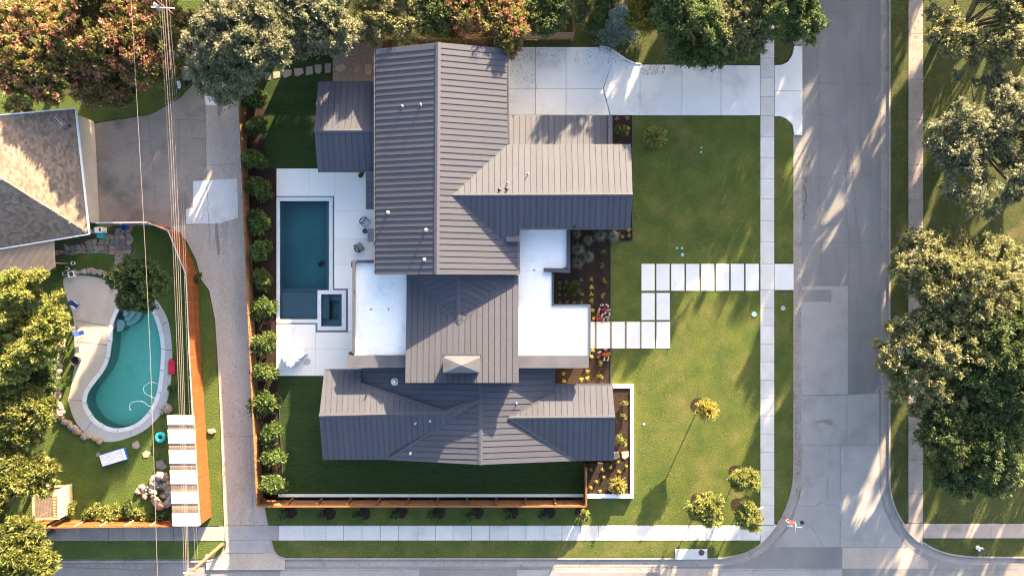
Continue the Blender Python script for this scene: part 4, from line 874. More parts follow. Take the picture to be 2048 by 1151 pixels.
# east side
T('live_oak', 'sparse grey oak over the far lawn at the top right corner', 1965, 30, 6.5, 5.2, 10, 'l_oak', nclump=80, leaves=240, lsize=.18, hollow=.15, gap=-.02)
T('live_oak', 'grey green oak in half shade across the street above the big oaks', 1990, 265, 6.5, 6.2, 11, 'l_greyoak', nclump=130, leaves=280, lsize=.18, gap=-.1, lobes=7)
T('live_oak', 'bright topped oak with its crown reaching the far pavement', 1930, 560, 7.0, 5.4, 12, 'l_oak', nclump=150, leaves=280, lsize=.18, bark='pale_bark', gap=-.5)
T('live_oak', 'widest oak leaning over the street kerb on the right', 1885, 715, 6.5, 5.6, 13, 'l_oak', nclump=150, leaves=280, lsize=.18, bark='pale_bark', gap=-.5)
T('live_oak', 'oak at the right edge beside the street leaning oak', 2020, 700, 7.5, 5.0, 14, 'l_dark', nclump=120, leaves=270, lsize=.18, gap=-.5)
T('live_oak', 'lowest oak of the right hand group near the corner pavement', 1945, 875, 6.0, 5.4, 15, 'l_dark', nclump=140, leaves=270, lsize=.18, bark='pale_bark', gap=-.4)
# trees just outside the frame whose shade falls on the street and lawns (ground positions)
def off(name, label, group, lst, lm, seed, nc=48, gp=-.05):
    for i, (gx, gy, zc, r_) in enumerate(lst):
        k = H / (H - zc); T(name, label, 1024 + (gx - 1024) * k, 575.5 + (gy - 575.5) * k, zc, r_, seed + i, lm, group=group, nclump=nc, leaves=110, lsize=.30, squash=.8, gap=gp)
ST = ('street_tree', 'leafy street tree standing just beyond the upper right of the view', 'street trees beyond the frame')
off(*ST, [(1300, -175, 6.4, 4.3), (1400, -330, 6, 4.8), (1215, -130, 4.2, 3.2), (1640, -105, 6.5, 4.8), (1715, -255, 7.0, 5.0), (1590, -270, 6, 5), (1500, -140, 5, 4.5), (1560, -210, 5.5, 4.5), (1640, -380, 6, 5)], 'l_dark', 200)
off(*ST, [(1850, -190, 7.2, 4.6), (1905, -310, 6, 5.2), (1860, -490, 6, 5.2), (1990, -430, 6.5, 5.6), (1965, -640, 6.5, 5.6), (2020, -150, 6, 5.2), (2110, -20, 6, 5.2), (2120, 170, 6, 5.2), (2160, 360, 6.5, 6), (2140, -260, 6.5, 5.6), (2180, 560, 6.5, 6)], 'l_dark', 215, 34, .10)
off('garden_tree', 'leafy garden tree standing just beyond the upper left of the view', 'garden trees beyond the top',
    [(640, -110, 6.5, 5.5), (500, -100, 5.5, 5.0), (835, -150, 6.0, 2.8), (760, -130, 5.8, 3.2), (620, -330, 7, 6), (430, -170, 4.5, 4.5)], 'l_greyoak', 230)
# left side
T('maple_tree', 'bright yellow green tree spreading over the left pool deck', 42, 655, 6.0, 4.6, 16, 'l_bright', nclump=120, leaves=330, lsize=.21, aspect=1.5)
T('maple_tree', 'yellow green tree at the left edge below the pool deck tree', 28, 828, 5.0, 3.5, 17, 'l_bright', nclump=90, leaves=320, lsize=.2)
T('privet_tree', 'large light green tree in the bottom left corner', 8, 968, 5.2, 3.6, 18, 'l_bright', nclump=90, leaves=320, lsize=.19, aspect=2.4)
T('privet_tree', 'light green tree overhanging the left pavement and street corner', 25, 1105, 5.5, 3.8, 19, 'l_bright', nclump=90, leaves=320, lsize=.19, aspect=2.4)
T('pecan_tree', 'dark feathery young tree at the head of the kidney pool', 277, 565, 3.6, 2.6, 20, 'l_dark', nclump=70, leaves=240, lsize=.15, aspect=3.0, clump=(.5, .9), hollow=.1)
T('pecan_tree', 'dark shadowed bush under the yellow green trees by the stone edge', 60, 745, 3.2, 2.6, 22, 'l_dark', nclump=50, leaves=240, lsize=.18)

# shrubs --------------------------------------------------------------
def shrub_proto(name, lm, r, h, n, lsize, aspect, seed, flower=None, fshare=0, up=.2, stem='bark'):
    rng = np.random.default_rng(seed); root = empty(name)
    k = max(6, n // 70); d = rng.normal(size=(k, 3)); d /= np.linalg.norm(d, axis=1, keepdims=True); d[:, 2] = np.abs(d[:, 2]); wob = 1 + .28 * np.sin(np.arctan2(d[:, 1], d[:, 0]) * 2 + rng.uniform(0, 6)) + rng.uniform(-.2, .2, k)
    cc = d * np.array([r * .62, r * .62, h * .45]) * wob[:, None] + np.array([0, 0, h * .42])
    idx = rng.integers(0, k, n); e = rng.normal(size=(n, 3)); e /= np.linalg.norm(e, axis=1, keepdims=True)
    pos = cc[idx] + e * (r * .34) * rng.uniform(.3, 1.15, n)[:, None] * np.array([1, 1, .8]); pos[:, 2] = np.maximum(pos[:, 2], .05)
    D = e + np.array([0, 0, up]) + rng.normal(size=(n, 3)) * .4; mi = (rng.random(n) < fshare).astype(int)
    leaf_obj('foliage', pos, D, lsize * rng.uniform(.6, 1.3, n), aspect, [M[lm]] + ([M[flower]] if flower else []), mi if flower else None, root, rng)
    mb = MB()
    for q in cc[:6]: mb.tube([(0, 0, -.05), Vector(q)], [.035, .012], 5)
    mb.build('stem', M[stem], root); return root
def tuft_proto(name, lm, r, h, n, w, seed, arch=.5):
    rng = np.random.default_rng(seed); root = empty(name); mb = MB()
    for i in range(n):
        a = rng.uniform(0, 6.283); t = rng.uniform(.12, 1.1); L = r * t; hh = h * (1.15 - .55 * t) * rng.uniform(.8, 1.15); d = Vector((math.cos(a), math.sin(a), 0)); s = Vector((-d.y, d.x, 0)) * w * .5 * rng.uniform(.7, 1.3)
        p0 = d * .03; p1 = d * L * .5 + Vector((0, 0, hh * .9)); p2 = d * L + Vector((rng.uniform(-.05, .05), rng.uniform(-.05, .05), hh * (arch + .35 * (1 - t))))
        mb.add([p0 - s, p0 + s, p1 + s * .8, p1 - s * .8, p2], [(0, 1, 2, 3), (3, 2, 4)])
    mb.build('blades', M[lm], root); MB().lathe([(.05, -.03), (.06, .05), (0, .08)], n=8).build('base', M['bark'], root); return root
SCL = {}
def put(proto, px, py, sc, label, cat, group=None, z=0.0, name=None):
    first = proto.get('_used') is None
    o = proto if first else copy_tree(proto)
    proto['_used'] = 1
    if '_used' in o.keys() and not first: del o['_used']
    o.location = P(px, py, z); o.rotation_euler = (0, 0, R.uniform(0, 6.28)); s = sc * R.uniform(.93, 1.07); o.scale = (s, s, s)
    return tag(o, label, cat, group)
pa = [shrub_proto('hedge_shrub', 'l_shrub', r_, h_, n_, .115, 2.0, 300 + i) for i, (r_, h_, n_) in enumerate(((1.2, 1.5, 2700), (1.0, 1.8, 2300), (1.3, 1.3, 2500), (1.05, 1.4, 1900), (1.15, 1.6, 3000)))]
g = 'shrubs in the bed along the alley fence'
for i, (x, y) in enumerate(((508, 205), (512, 257), (513, 320), (515, 383), (518, 446), (521, 503), (521, 556), (522, 617), (527, 683), (527, 740), (529, 797), (536, 859), (540, 911), (545, 963))):
    put(pa[(i * 3 + i // 5) % 5], x + 8 + R.uniform(-4, 4), y + R.uniform(-5, 5), R.uniform(.95, 1.28), f'{ORD[i]} leafy green shrub from the north in the alley fence bed', 'shrub', g)
pb = [shrub_proto('street_shrub', 'l_dark', .62, .9, 900, .11, 1.8, 320 + i) for i in range(2)]
g = 'small shrubs outside the street fence'
rings = struct('mulch_ring', MB().sheet([(math.cos(a * .4) * 0, 0) for a in range(3)], 0), M['mulch']); bpy.data.objects.remove(rings)
def mulch_ring(px, py, r):
    q = [(px + r * R.uniform(.9, 1.1) * math.cos(k * math.pi / 9), py + r * R.uniform(.9, 1.1) * math.sin(k * math.pi / 9)) for k in range(18)]
    bed(q, 'mulch', -.005, 'mulch_ring')
for i, (x, y) in enumerate(((569, 1026), (646, 1028), (717, 1028), (790, 1025), (866, 1026), (942, 1026), (1013, 1025), (1086, 1026))):
    mulch_ring(x + 12, y - 2, 13); put(pb[i % 2], x, y, 1.0, f'{ORD[i]} small dark shrub from the alley corner outside the street fence', 'shrub', g)
mulch_ring(1160, 1023, 11); put(shrub_proto('street_shrub', 'l_lime', .65, 1.1, 1000, .11, 1.8, 330), 1168, 1027, .95, 'yellow green shrub in sun at the end of the street fence', 'shrub')
# front beds
tg = [tuft_proto('ornamental_grass', 'l_sage', .68, .55, 340, .035, 340 + i) for i in range(2)]; ts = tuft_proto('ornamental_grass', 'l_straw', .60, .5, 260, .032, 345)
g = 'ornamental grasses in the front bed'
for i, (x, y, k, wh) in enumerate(((1153, 468, 2, 'straw coloured grass tuft nearest the flat roof in the front bed'), (1176, 480, 2, 'straw coloured grass tuft right of the flat roof corner tuft'), (1200, 471, 0, 'large grey green grass tuft under the middle of the wing eave'), (1227, 472, 1, 'large grey green grass tuft beside the orange flowers'), (1156, 499, 0, 'grey green grass tuft second down beside the flat roof parapet'), (1176, 514, 1, 'widest pale grass tuft in the middle of the dark front bed'), (1155, 526, 0, 'grey green grass tuft lowest beside the flat roof parapet'))):
    put(ts if k == 2 else tg[k], x, y, 1.2 if i not in (0,) else 1.0, wh, 'grass', g)
pf = shrub_proto('flowering_plant', 'l_lime', .25, .4, 160, .09, 1.6, 350, 'f_orange', .25)
for x, y, lb in ((1256, 461, 'small flowering plant tucked under the wing eave end'), (1245, 473, 'orange red flowering plant right of the grass tuft'), (1257, 472, 'small flowering plant at the outer corner of the front bed')): put(pf, x, y, 1, lb, 'plant', 'flowering plants at the bed corner')
pg = shrub_proto('bedding_plant', 'l_lime', .30, .5, 200, .09, 1.6, 352)
for i, (x, y, lb) in enumerate(((1205, 503, 'topmost small green plant by the edge of the dark front bed'), (1205, 531, 'small green plant at the shadow edge of the front bed'), (1207, 562, 'lime plant in sun below the shadow edge in the front bed'), (1204, 590, 'lime plant in sun just above the white flowers'), (1201, 725, 'lime plant below the orange flowers by the paver path'), (1200, 750, 'lime plant lowest in the small bed by the planter'))): put(pg, x, y, 1, lb, 'plant', 'lime bedding plants')
put(shrub_proto('round_shrub', 'l_shrub', .85, 1.2, 1500, .12, 1.6, 354), 1147, 572, 1, 'round dark green shrub among star shaped plants in the front bed', 'shrub')
tsg = tuft_proto('star_plant', 'l_sage', .30, .25, 34, .05, 356, .6); tsy = tuft_proto('star_plant', 'f_yellow', .33, .25, 40, .05, 357, .6)
g = 'small star shaped agaves around the round shrub'
ROWS = (('top row', (1119, 565), (1133, 563), (1162, 559)), ('second row', (1119, 576), (1129, 576)), ('third row', (1119, 588), (1131, 589), (1148, 589), (1163, 588)), ('bottom row', (1120, 604), (1134, 604), (1148, 604), (1162, 604)))
for rw in ROWS:
    for k, (x, y) in enumerate(rw[1:]): put(tsg, x, y, 1, f'grey green star plant, {rw[0]} by the round shrub, {ORD[k]} from the flat roof', 'plant', g)
g = 'pale star plants in sun'
for k, (x, y) in enumerate(((1182, 559), (1183, 575), (1183, 587), (1182, 600))): put(tsy, x, y, 1, f'{ORD[k]} pale yellow star plant down the sunny strip of the front bed', 'plant', g)
g = 'star plants in the small bed'
for x, y, w_ in ((1175, 742, 'highest near the metal parapet bar'), (1175, 755, 'right one of the lower pair'), (1162, 758, 'left one of the lower pair'), (1127, 746, 'in deep shade by the eave'), (1128, 760, 'in deep shade by the white wall')): put(tsy, x, y, .9, 'pale star plant in the small bed, ' + w_, 'plant', g)
# flowers
fl = [shrub_proto('flower_clump', 'l_shrub', .24, .28, 150, .085, 1.1, 360 + i, f, .75) for i, f in enumerate(('f_white', 'f_red', 'f_orange'))]
g1, g2 = 'flowers above the paver path', 'flowers below the paver path'
for i, (x, y) in enumerate(((1203, 612), (1212, 612), (1217, 617), (1200, 621), (1209, 622), (1216, 627), (1206, 632), (1213, 636), (1209, 640))): put(fl[0], x, y, 1, 'white flower clump in the bed above the paver path', 'flowers', g1 + ' white')
for x, y in ((1208, 617), (1193, 634), (1198, 637), (1214, 621), (1203, 639)): put(fl[1], x, y, .95, 'crimson flower clump in the bed above the paver path', 'flowers', g1 + ' red')
for x, y in ((1196, 628), (1216, 638)): put(fl[2], x, y, .9, 'orange flower clump in the bed above the paver path', 'flowers', g1 + ' orange')
for x, y in ((1211, 699), (1199, 706), (1214, 716), (1206, 716)): put(fl[0], x, y, .9, 'white flower clump in the bed below the paver path', 'flowers', g2 + ' white')
for x, y in ((1209, 709), (1216, 708)): put(fl[2], x, y, 1.1, 'orange flower clump in the bed below the paver path', 'flowers', g2 + ' orange')
for x, y in ((1213, 703), (1197, 712)): put(fl[1], x, y, .8, 'crimson flower clump in the bed below the paver path', 'flowers', g2 + ' red')
py_ = shrub_proto('yellow_plant', 'f_yellow', .28, .45, 170, .1, 1.5, 366)
for x, y, lb in ((1185, 622, 'upper yellow plant against the entry roof edge above the pavers'), (1185, 637, 'yellow plant against the entry roof edge touching the pavers'), (1185, 702, 'yellow plant against the entry roof edge below the pavers'), (1182, 714, 'lowest yellow plant beside the entry roof edge')): put(py_, x, y, 1, lb, 'plant', 'yellow plants at the entry roof')
# north bed
put(shrub_proto('round_shrub', 'l_dark', .75, 1.0, 1000, .12, 1.7, 368), 1244, 263, 1, 'dark shrub in the narrow bed beside the driveway roof', 'shrub')
for x, y, lb in ((1233, 237, 'sage tuft left of two by the driveway bed'), (1253, 238, 'sage tuft right of two by the driveway bed')): put(tsg, x, y, 1.3, lb, 'plant', 'tufts at the driveway bed')
put(shrub_proto('potted_plant', 'l_dark', .45, .9, 400, .13, 1.8, 369), 727, 349, 1, 'small dark plant in the corner below the west roof', 'plant')
# planter plants
for x, y, lb in ((1247, 803, 'upper lime plant in the white planter'), (1247, 829, 'second lime plant down in the white planter')): put(pg, x, y, 1.2, lb, 'plant', 'lime plants in the planter', .33)
put(shrub_proto('round_shrub', 'l_lime', .65, 1.0, 1100, .11, 1.7, 370), 1241, 879, 1, 'round bright green shrub in the white planter', 'shrub', None, .33)
def golden(name, label, px, py, r, h, n, seed, lm, z=.33, trunk=.03, cat='shrub', lw=.06, lo=0.0):
    rng = np.random.default_rng(seed); root = empty(name, P(px, py, z), 0, label, cat); C = []; D = []; mb = MB()
    for k in range(n):
        a = rng.uniform(0, 6.283); el = rng.uniform(.25, 1.35); L = r * rng.uniform(.7, 1.05); d = np.array([math.cos(a) * math.cos(el), math.sin(a) * math.cos(el), math.sin(el) * h / r])
        s = rng.uniform(.25, 1, 36)[:, None]; C.append(d * s * L + rng.normal(size=(36, 3)) * .05 + np.array([0, 0, lo])); D.append(np.repeat(d[None], 36, 0) + rng.normal(size=(36, 3)) * .45)
        mb.tube([(0, 0, lo * .9), Vector(d * L * .9) + Vector((0, 0, lo))], [.02, .008], 4, cap=False)
    C = np.concatenate(C); leaf_obj('foliage', C, np.concatenate(D), np.full(len(C), lw), 2.6, [M[lm]], None, root, rng)
    mb.tube([(0, 0, -.3), (0, 0, .1 + lo)], [trunk * 1.3, trunk], 7); mb.build('stem', M['pale_bark'], root); return root
golden('golden_bush', 'spiky golden bush in the corner of the white planter', 1234, 966, 1.15, 1.3, 90, 371, 'l_gold')
tgs = tuft_proto('planter_grass', 'f_yellow', .3, .3, 50, .03, 372)
tgl = [('just above the stones pair', 1235, 922), ('near the outer planter wall', 1252, 931), ('left of the golden bush top', 1221, 933), ('in shade under the roof end', 1205, 938), ('beside the cedar return fence top', 1182, 938), ('in the deepest planter shade', 1207, 953), ('in the slanted sunbeam', 1192, 962), ('by the foot of the return fence', 1181, 974), ('at the foot of the planter', 1199, 981), ('left of the golden bush foot', 1222, 978), ('right above the golden bush', 1238, 942)]
for w_, x, y in tgl: put(tgs, x, y, .9, 'small straw grass in the planter ' + w_, 'grass', 'small grasses in the planter', .33)
for x, y, lb in ((1232, 911, 'pale flagstone against the house in the planter'), (1251, 910, 'larger pale flagstone below the round planter shrub')):
    tag(MB().prism(W2([(x - 8, y - 7), (x + 6, y - 8), (x + 7, y + 2), (x - 1, y + 8), (x - 7, y + 5)], .4), .3, .40).build('flagstone', M['flag'], bevel=.01), lb, 'stone', 'stones in the planter')
# small trees on the lawn
def lawn_tree(label, px, py, zc, r, seed, lm, stems=3, n=40):
    mulch_ring(1024 + (px - 1024) * (H - zc) / H - 3, 575.5 + (py - 575.5) * (H - zc) / H - 4, 15)
    return tree('young_tree', label, px, py, zc, r, seed, lm, 'tree', 'young trees on the corner lawn', nclump=n, leaves=150, lsize=.125, aspect=2.3, clump=(.32, .6), squash=.8, lobes=3, trunk_r=.05)
lawn_tree('young green tree nearest the side pavement on the corner lawn', 1411, 1018, 2.2, 1.55, 380, 'l_lime')
lawn_tree('young green tree highest of the three beside the front pavement', 1490, 960, 2.2, 1.3, 381, 'l_lime')
lawn_tree('young green tree overlapping the corner of both pavements', 1494, 1029, 2.2, 1.4, 382, 'l_lime')
mulch_ring(1397, 810, 16)
golden('golden_tree', 'golden leaved young tree alone on the lit front lawn', 1399, 810, 1.3, 1.35, 260, 383, 'l_gold', -.02, .05, 'tree', .065, 2.0)
golden('lawn_bush', 'feathery green bush alone on the shaded lawn below the driveway', 1307, 277, 1.4, 1.5, 130, 384, 'l_lime', -.02, .04, 'shrub', .07, .2)
# left yard shrubs
pr = [shrub_proto('border_shrub', 'l_lime', .8, 1.1, 900, .13, 1.5, 390), shrub_proto('border_shrub', 'l_shrub', .7, 1.0, 800, .13, 1.6, 391)]
g = 'shrubs in front of the orange yard fence'
for i, (x, y, k) in enumerate(((150, 1012, 0), (200, 1014, 0), (222, 1024, 0), (246, 1016, 0), (268, 1020, 1), (290, 1024, 0), (310, 1030, 1), (330, 1030, 1), (262, 1008, 1), (182, 1026, 1))):
    put(pr[k], x, y, 1.0, f'leafy shrub {["against the slatted hut", "at the left end of the border", "brightest in the border", "in the middle of the border", "darker between two bright ones", "below the rock pond", "beside the pale awning corner", "deep beside the awning", "behind the bright ones", "small near the hut corner"][i]} before the orange fence', 'shrub', g)
for x, y, lb, k in ((347, 775, 'dark shrub between the pool deck and the red fence', 1), (130, 540, 'leafy plant at the patio cover corner', 1), (165, 470, 'ivy clump under the shingled house eave', 1), (183, 448, 'small bush at the garage corner', 0), (134, 700, 'low plants along the stone edging', 1), (133, 760, 'low green plants below the fire pot', 1), (398, 556, 'vine climbing through the red fence by the alley', 1)): put(pr[k], x, y, .8 if k else .6, lb, 'shrub')

# ------------------------------------------------------------------ yard stones
def stone(poly, m, z, lb=None, cat='stone', grp=None, name='flagstone', par=None, z0=-.05):
    o = MB().prism(W2(poly), z0, z).build(name, M[m], par, bevel=.012)
    return tag(o, lb, cat, grp) if lb else o
def blob(cx, cy, r, n=7, rr=R): return [(cx + r * rr.uniform(.7, 1.15) * math.cos(k * 6.283 / n + .3), cy + r * rr.uniform(.7, 1.15) * math.sin(k * 6.283 / n + .3)) for k in range(n)]
for i, (q, lb) in enumerate((([(529, 145), (541, 144), (541, 160), (531, 161)], 'dark stepping stone half under the oak boughs'), ([(546, 144), (559, 143), (560, 155), (547, 158)], 'square stepping stone second from the oak'), ([(565, 140), (583, 139), (583, 150), (571, 156), (566, 154)], 'pointed stepping stone third from the oak'),
    ([(588, 137), (605, 136), (608, 146), (595, 153), (589, 151)], 'widest stepping stone in the dark lawn'), ([(612, 134), (625, 132), (626, 148), (612, 151)], 'narrow tan stepping stone in the dark lawn'), ([(629, 130), (643, 129), (643, 143), (638, 148), (630, 145)], 'stepping stone second from the gravel'), ([(649, 127), (662, 127), (661, 145), (650, 146)], 'dark grey stepping stone beside the gravel'))):
    stone(q, 'flag_grey' if i in (0, 6) else 'flag', .02, lb, 'stone', 'stepping stones across the dark lawn')
for i, (q, lb) in enumerate((([(672, 131), (688, 128), (692, 138), (680, 144), (671, 140)], 'leftmost tan slab in the gravel bed'), ([(708, 130), (720, 128), (722, 140), (711, 146), (706, 139)], 'middle tan slab in the gravel bed'), ([(730, 130), (744, 128), (745, 140), (740, 150), (729, 149)], 'tan slab in the gravel nearest the gable'))): stone(q, 'flag', .03, lb, 'stone', 'slabs in the gravel bed')
# crazy paved terrace: individual flags with joints
crazy = empty('flagstone_terrace'); crazy['kind'] = 'structure'
MB().sheet(W2([(105, 490), (180, 472), (262, 452), (266, 490), (270, 520), (262, 545), (230, 560), (232, 500), (190, 505), (140, 510), (108, 520)]), -.008).build('bedding', M['soil'], crazy)
rr = random.Random(5)
def area(a): return a
net = {}
for j in range(12):
    for i in range(16): net[i, j] = (104 + i * 11.2 + (5 if j % 2 else 0) + rr.uniform(-3.6, 3.6), 446 + j * 10.5 + rr.uniform(-3.4, 3.4))
for j in range(11):
    for i in range(15):
        q = [net[i, j], net[i + 1, j], net[i + 1, j + 1], net[i, j + 1]]; x, y = sum(p[0] for p in q) / 4, sum(p[1] for p in q) / 4
        if not ((512 - (x - 105) * .05 > y > 505 - (x - 105) * .36 and x < 262) or (228 < x < 264 and 452 < y < 552)): continue
        if rr.random() < .25: q[1] = ((q[0][0] + q[1][0]) / 2 + 2, q[1][1] + 1.5)
        q = [(x + (px - x) * .90, y + (py - y) * .90) for px, py in q]
        stone(q, rr.choice(['flag', 'flag_grey', 'flag_grey', 'flag_red', 'flag']), .012 + rr.uniform(0, .012), name='flagstone', par=crazy)
g = 'loose stepping stones in the left lawn'
for q, m, lb in (([(264, 886), (275, 880), (281, 891), (275, 897), (266, 896)], 'flag', 'stepping stone right of the pool below the deck edge'), ([(284, 906), (292, 900), (302, 905), (296, 914), (287, 914)], 'flag', 'diamond stepping stone right of the lounger'), ([(312, 922), (325, 919), (334, 934), (325, 939), (313, 934)], 'flag_grey', 'cracked grey stone near the rock pond'), ([(192, 906), (199, 905), (200, 912), (193, 912)], 'flag_grey', 'small stone at the foot of the lounger')): stone(q, m, .03, lb, 'stone', g)
# stone edging walls
def rockwall(name, label, line, n, size, m='rock', seed=1, h=.35, spread=3):
    rr = random.Random(seed); root = empty(name, P(*line[0]), 0, label, 'stone wall'); sl = smooth_line(line, 8)
    for k in range(n):
        x, y = sl[int(k / n * (len(sl) - 1))]; x += rr.uniform(-spread, spread); y += rr.uniform(-spread, spread); s = size * rr.uniform(.6, 1.3)
        bm = bmesh.new(); bmesh.ops.create_icosphere(bm, subdivisions=1, radius=1)
        for v in bm.verts: v.co = Vector((v.co.x * s * rr.uniform(.85, 1.2), v.co.y * s * rr.uniform(.8, 1.1), v.co.z * s * .6 * rr.uniform(.8, 1.1)))
        me = bpy.data.meshes.new('stone'); bm.to_mesh(me); bm.free(); me.materials.append(M[m] if rr.random() > .25 else M['flag_red']); o = link(bpy.data.objects.new('stone', me), root)
        o.location = P(x, y, h * rr.uniform(.2, .8)) - root.location; o.rotation_euler = (0, 0, rr.uniform(0, 6.28))
    return root
rockwall('stone_edging', 'narrow stacked stone edging left of the pool deck', [(123, 680), (118, 730), (113, 770), (117, 810), (125, 835)], 44, .32, seed=2, spread=4)
rockwall('stone_edging', 'tan stone edging curling under the lower pool deck', [(118, 825), (132, 845), (150, 858), (172, 872), (205, 881)], 34, .3, seed=3, spread=4)
rockwall('stone_edging', 'curved stone edging above the pool deck below the small lawn', [(152, 545), (175, 541), (200, 543), (222, 552)], 26, .27, seed=4, spread=2.5)
rockwall('rock_pond', 'heap of rocks round a small dark pond under the awning', smooth_line([(318, 950), (334, 955), (342, 975), (340, 1000), (325, 1012), (312, 1002), (306, 975), (308, 955)], 4), 40, .42, seed=5, spread=3, h=.6)
rockwall('pond_boulders', 'dark wet boulders filling the middle of the rock pond', [(315, 970), (325, 965), (330, 985), (325, 998)], 16, .36, 'dark_rock', 6, .4, 4)
rockwall('rock_heap', 'loose tan rocks among plants left of the pond', [(276, 985), (284, 975), (290, 990), (296, 968)], 12, .3, seed=7, h=.2)
rockwall('rock_heap', 'pale rocks at the deck edge above the awning', [(325, 822), (336, 812), (334, 830)], 7, .35, seed=8, h=.2)

# ------------------------------------------------------------------ objects round the pools
def lounge_chair(label, px, py, rz, cush, patt=None):
    c = empty('lounge_chair', P(px, py, .012), rz, label, 'chair', 'lounge chairs by the pool')
    MB().box((.05, 0, .38), (.66, .66, .16)).build('seat', cush, c, bevel=.05)
    q = MB(); 
    for k in range(9):
        a = math.radians(-62 + 124 * k / 8); q.box((-.05 - .40 * math.cos(a), .42 * math.sin(a), .56), (.13, .14, .42), a)
    MB().box((-.30, 0, .60), (.18, .62, .40)).build('backrest', cush, c, bevel=.06)
    q.build('frame', M['black'], c, bevel=.02)
    for sx in (-.3, .32):
        for sy in (-.3, .3): MB().tube([(sx, sy, 0), (sx * .95, sy * .95, .32)], .022, 6).build('leg', M['black'], c)
    for sy in (-.4, .4): MB().box((.12, sy, .52), (.5, .06, .06)).build('arm', M['black'], c, bevel=.015)
    return c
M['weave'] = bpy.data.materials.new('weave'); M['weave'].use_nodes = True
_n = M['weave'].node_tree; _b = _n.nodes['Principled BSDF']; _w = _n.nodes.new('ShaderNodeTexBrick'); _w.inputs['Scale'].default_value = 9; _w.inputs['Color1'].default_value = (.55, .56, .58, 1); _w.inputs['Color2'].default_value = (.62, .63, .65, 1); _w.inputs['Mortar'].default_value = (.05, .06, .09, 1); _w.inputs['Mortar Size'].default_value = .03
_t = _n.nodes.new('ShaderNodeTexCoord'); _n.links.new(_t.outputs['Object'], _w.inputs['Vector']); _n.links.new(_w.outputs['Color'], _b.inputs['Base Color']); _b.inputs['Roughness'].default_value = .9
lounge_chair('patterned white and navy lounge chair beside the round side table', 732, 445, math.radians(-42), M['weave'])
lounge_chair('plain grey lounge chair nearer the spa on the terrace', 721, 495, math.radians(32), M['cushion'])
stb = empty('side_table', P(732, 462.5, .012), 0, 'small round dark side table between the lounge chairs', 'table')
MB().lathe([(.24, .48), (.26, .50), (.26, .52), (0, .52)], n=24).build('table_top', M['dark_metal'], stb); MB().lathe([(.2, 0), (.2, .02), (.03, .04), (.03, .48)], n=16).build('leg', M['dark_metal'], stb)
# white covered heap: faceted on one side, gathered and crumpled on the other
bm = bmesh.new(); bmesh.ops.create_grid(bm, x_segments=70, y_segments=70, size=1); rr = random.Random(9); tpo_ = P(591, 710, .012)
cA, cB, cC, cD = (P(*q) - P(591, 710) for q in ((585, 682), (619, 706), (592, 736), (562, 714)))
lump = [(rr.uniform(-.95, .75), rr.uniform(-.95, .05), rr.uniform(.10, .26), rr.uniform(.12, .40)) for _ in range(34)]
for v in bm.verts:
    x, y = v.co.x, v.co.y; u_, w_ = (x + 1) / 2, (y + 1) / 2; p = (cD * (1 - u_) + cA * u_) * w_ + (cC * (1 - u_) + cB * u_) * (1 - w_)
    m = max(abs(x), abs(y)); side_ = min(1, (1 - m) / .10); top = .50 + .32 * max(0, (.55 - x)) + .40 * max(0, min(1, .5 - y))
    for (a, b, r_, q_) in lump:
        d_ = math.hypot(x - a, y - b); top += q_ * max(0, 1 - d_ / r_) * (1 if y < .1 else 0)
    if y < .15: top += .07 * math.sin(9 * x + 5 * y * y + 3 * math.sin(6 * y)) * min(1, (.15 - y) * 3)
    p = p * (.86 + .10 * (1 - side_) + (.06 * math.sin(11 * math.atan2(y, x)) if y < 0 else 0) * m); v.co = Vector((p.x, p.y, max(0, top * side_)))
me = bpy.data.meshes.new('tarp'); bm.to_mesh(me); bm.free(); me.materials.append(M['cover_white'])
tp = empty('tarp_covered_furniture', tpo_, 0, 'crumpled white cover draped over furniture on the lower terrace', 'furniture cover'); o = link(bpy.data.objects.new('tarp', me), tp)
fl_ = MB()
for k in range(7):
    a = rr.uniform(0, 6.28); fl_.lathe([(0, .16), (.16, .1), (.2, 0), (.1, -.05)], (-.35 + rr.uniform(-.4, .4), -.45 + rr.uniform(-.3, .3), 1.0 + rr.uniform(-.05, .15)), 7)
fl_.build('gathered_folds', M['cover_white'], tp, smooth=False)
# flat rounded patch of darker grey on the terrace beside it
M['patch_grey'] = mat('patch_grey', (.43, .42, .40), (.38, .37, .36), 2, .6)
MB().sheet(W2(smooth_line([(610, 720), (615, 716), (621, 719), (620, 727), (613, 730), (607, 728)], 4, True)), .018).build('grey_patch', M['patch_grey'], terr)
# left yard
def camp_chair(label, px, py, rz):
    c = empty('camp_chair', P(px, py, .015), rz, label, 'chair', 'blue folding chairs on the left deck')
    MB().box((0, 0, .42), (.52, .5, .04)).build('seat', M['blue'], c, bevel=.01); M1 = Matrix.Rotation(-.3, 4, 'Y'); MB().box((0, 0, .3), (.04, .52, .6), M=Matrix.Translation((-.26, 0, .42)) @ M1).build('backrest', M['blue'], c, bevel=.01)
    for sy in (-.26, .26):
        MB().tube([(-.28, sy, 0), (.26, sy, .62)], .015, 6).build('leg', M['galv'], c); MB().tube([(.28, sy, 0), (-.26, sy, .45)], .015, 6).build('leg', M['galv'], c); MB().box((0, sy, .63), (.5, .06, .025)).build('arm', M['white'], c)
    return c
camp_chair('blue folding chair on the open pool deck', 168, 665, .2); camp_chair('blue folding chair half hidden under the yellow green tree', 157, 609, -.6)
gt = empty('folding_table', P(150, 657, .015), .1, 'small grey table left of the open blue chair', 'table'); MB().box((0, 0, .45), (.55, .5, .04)).build('table_top', M['cushion'], gt)
for sx in (-.22, .22): MB().box((sx, 0, .22), (.03, .4, .43)).build('leg', M['dark_metal'], gt)
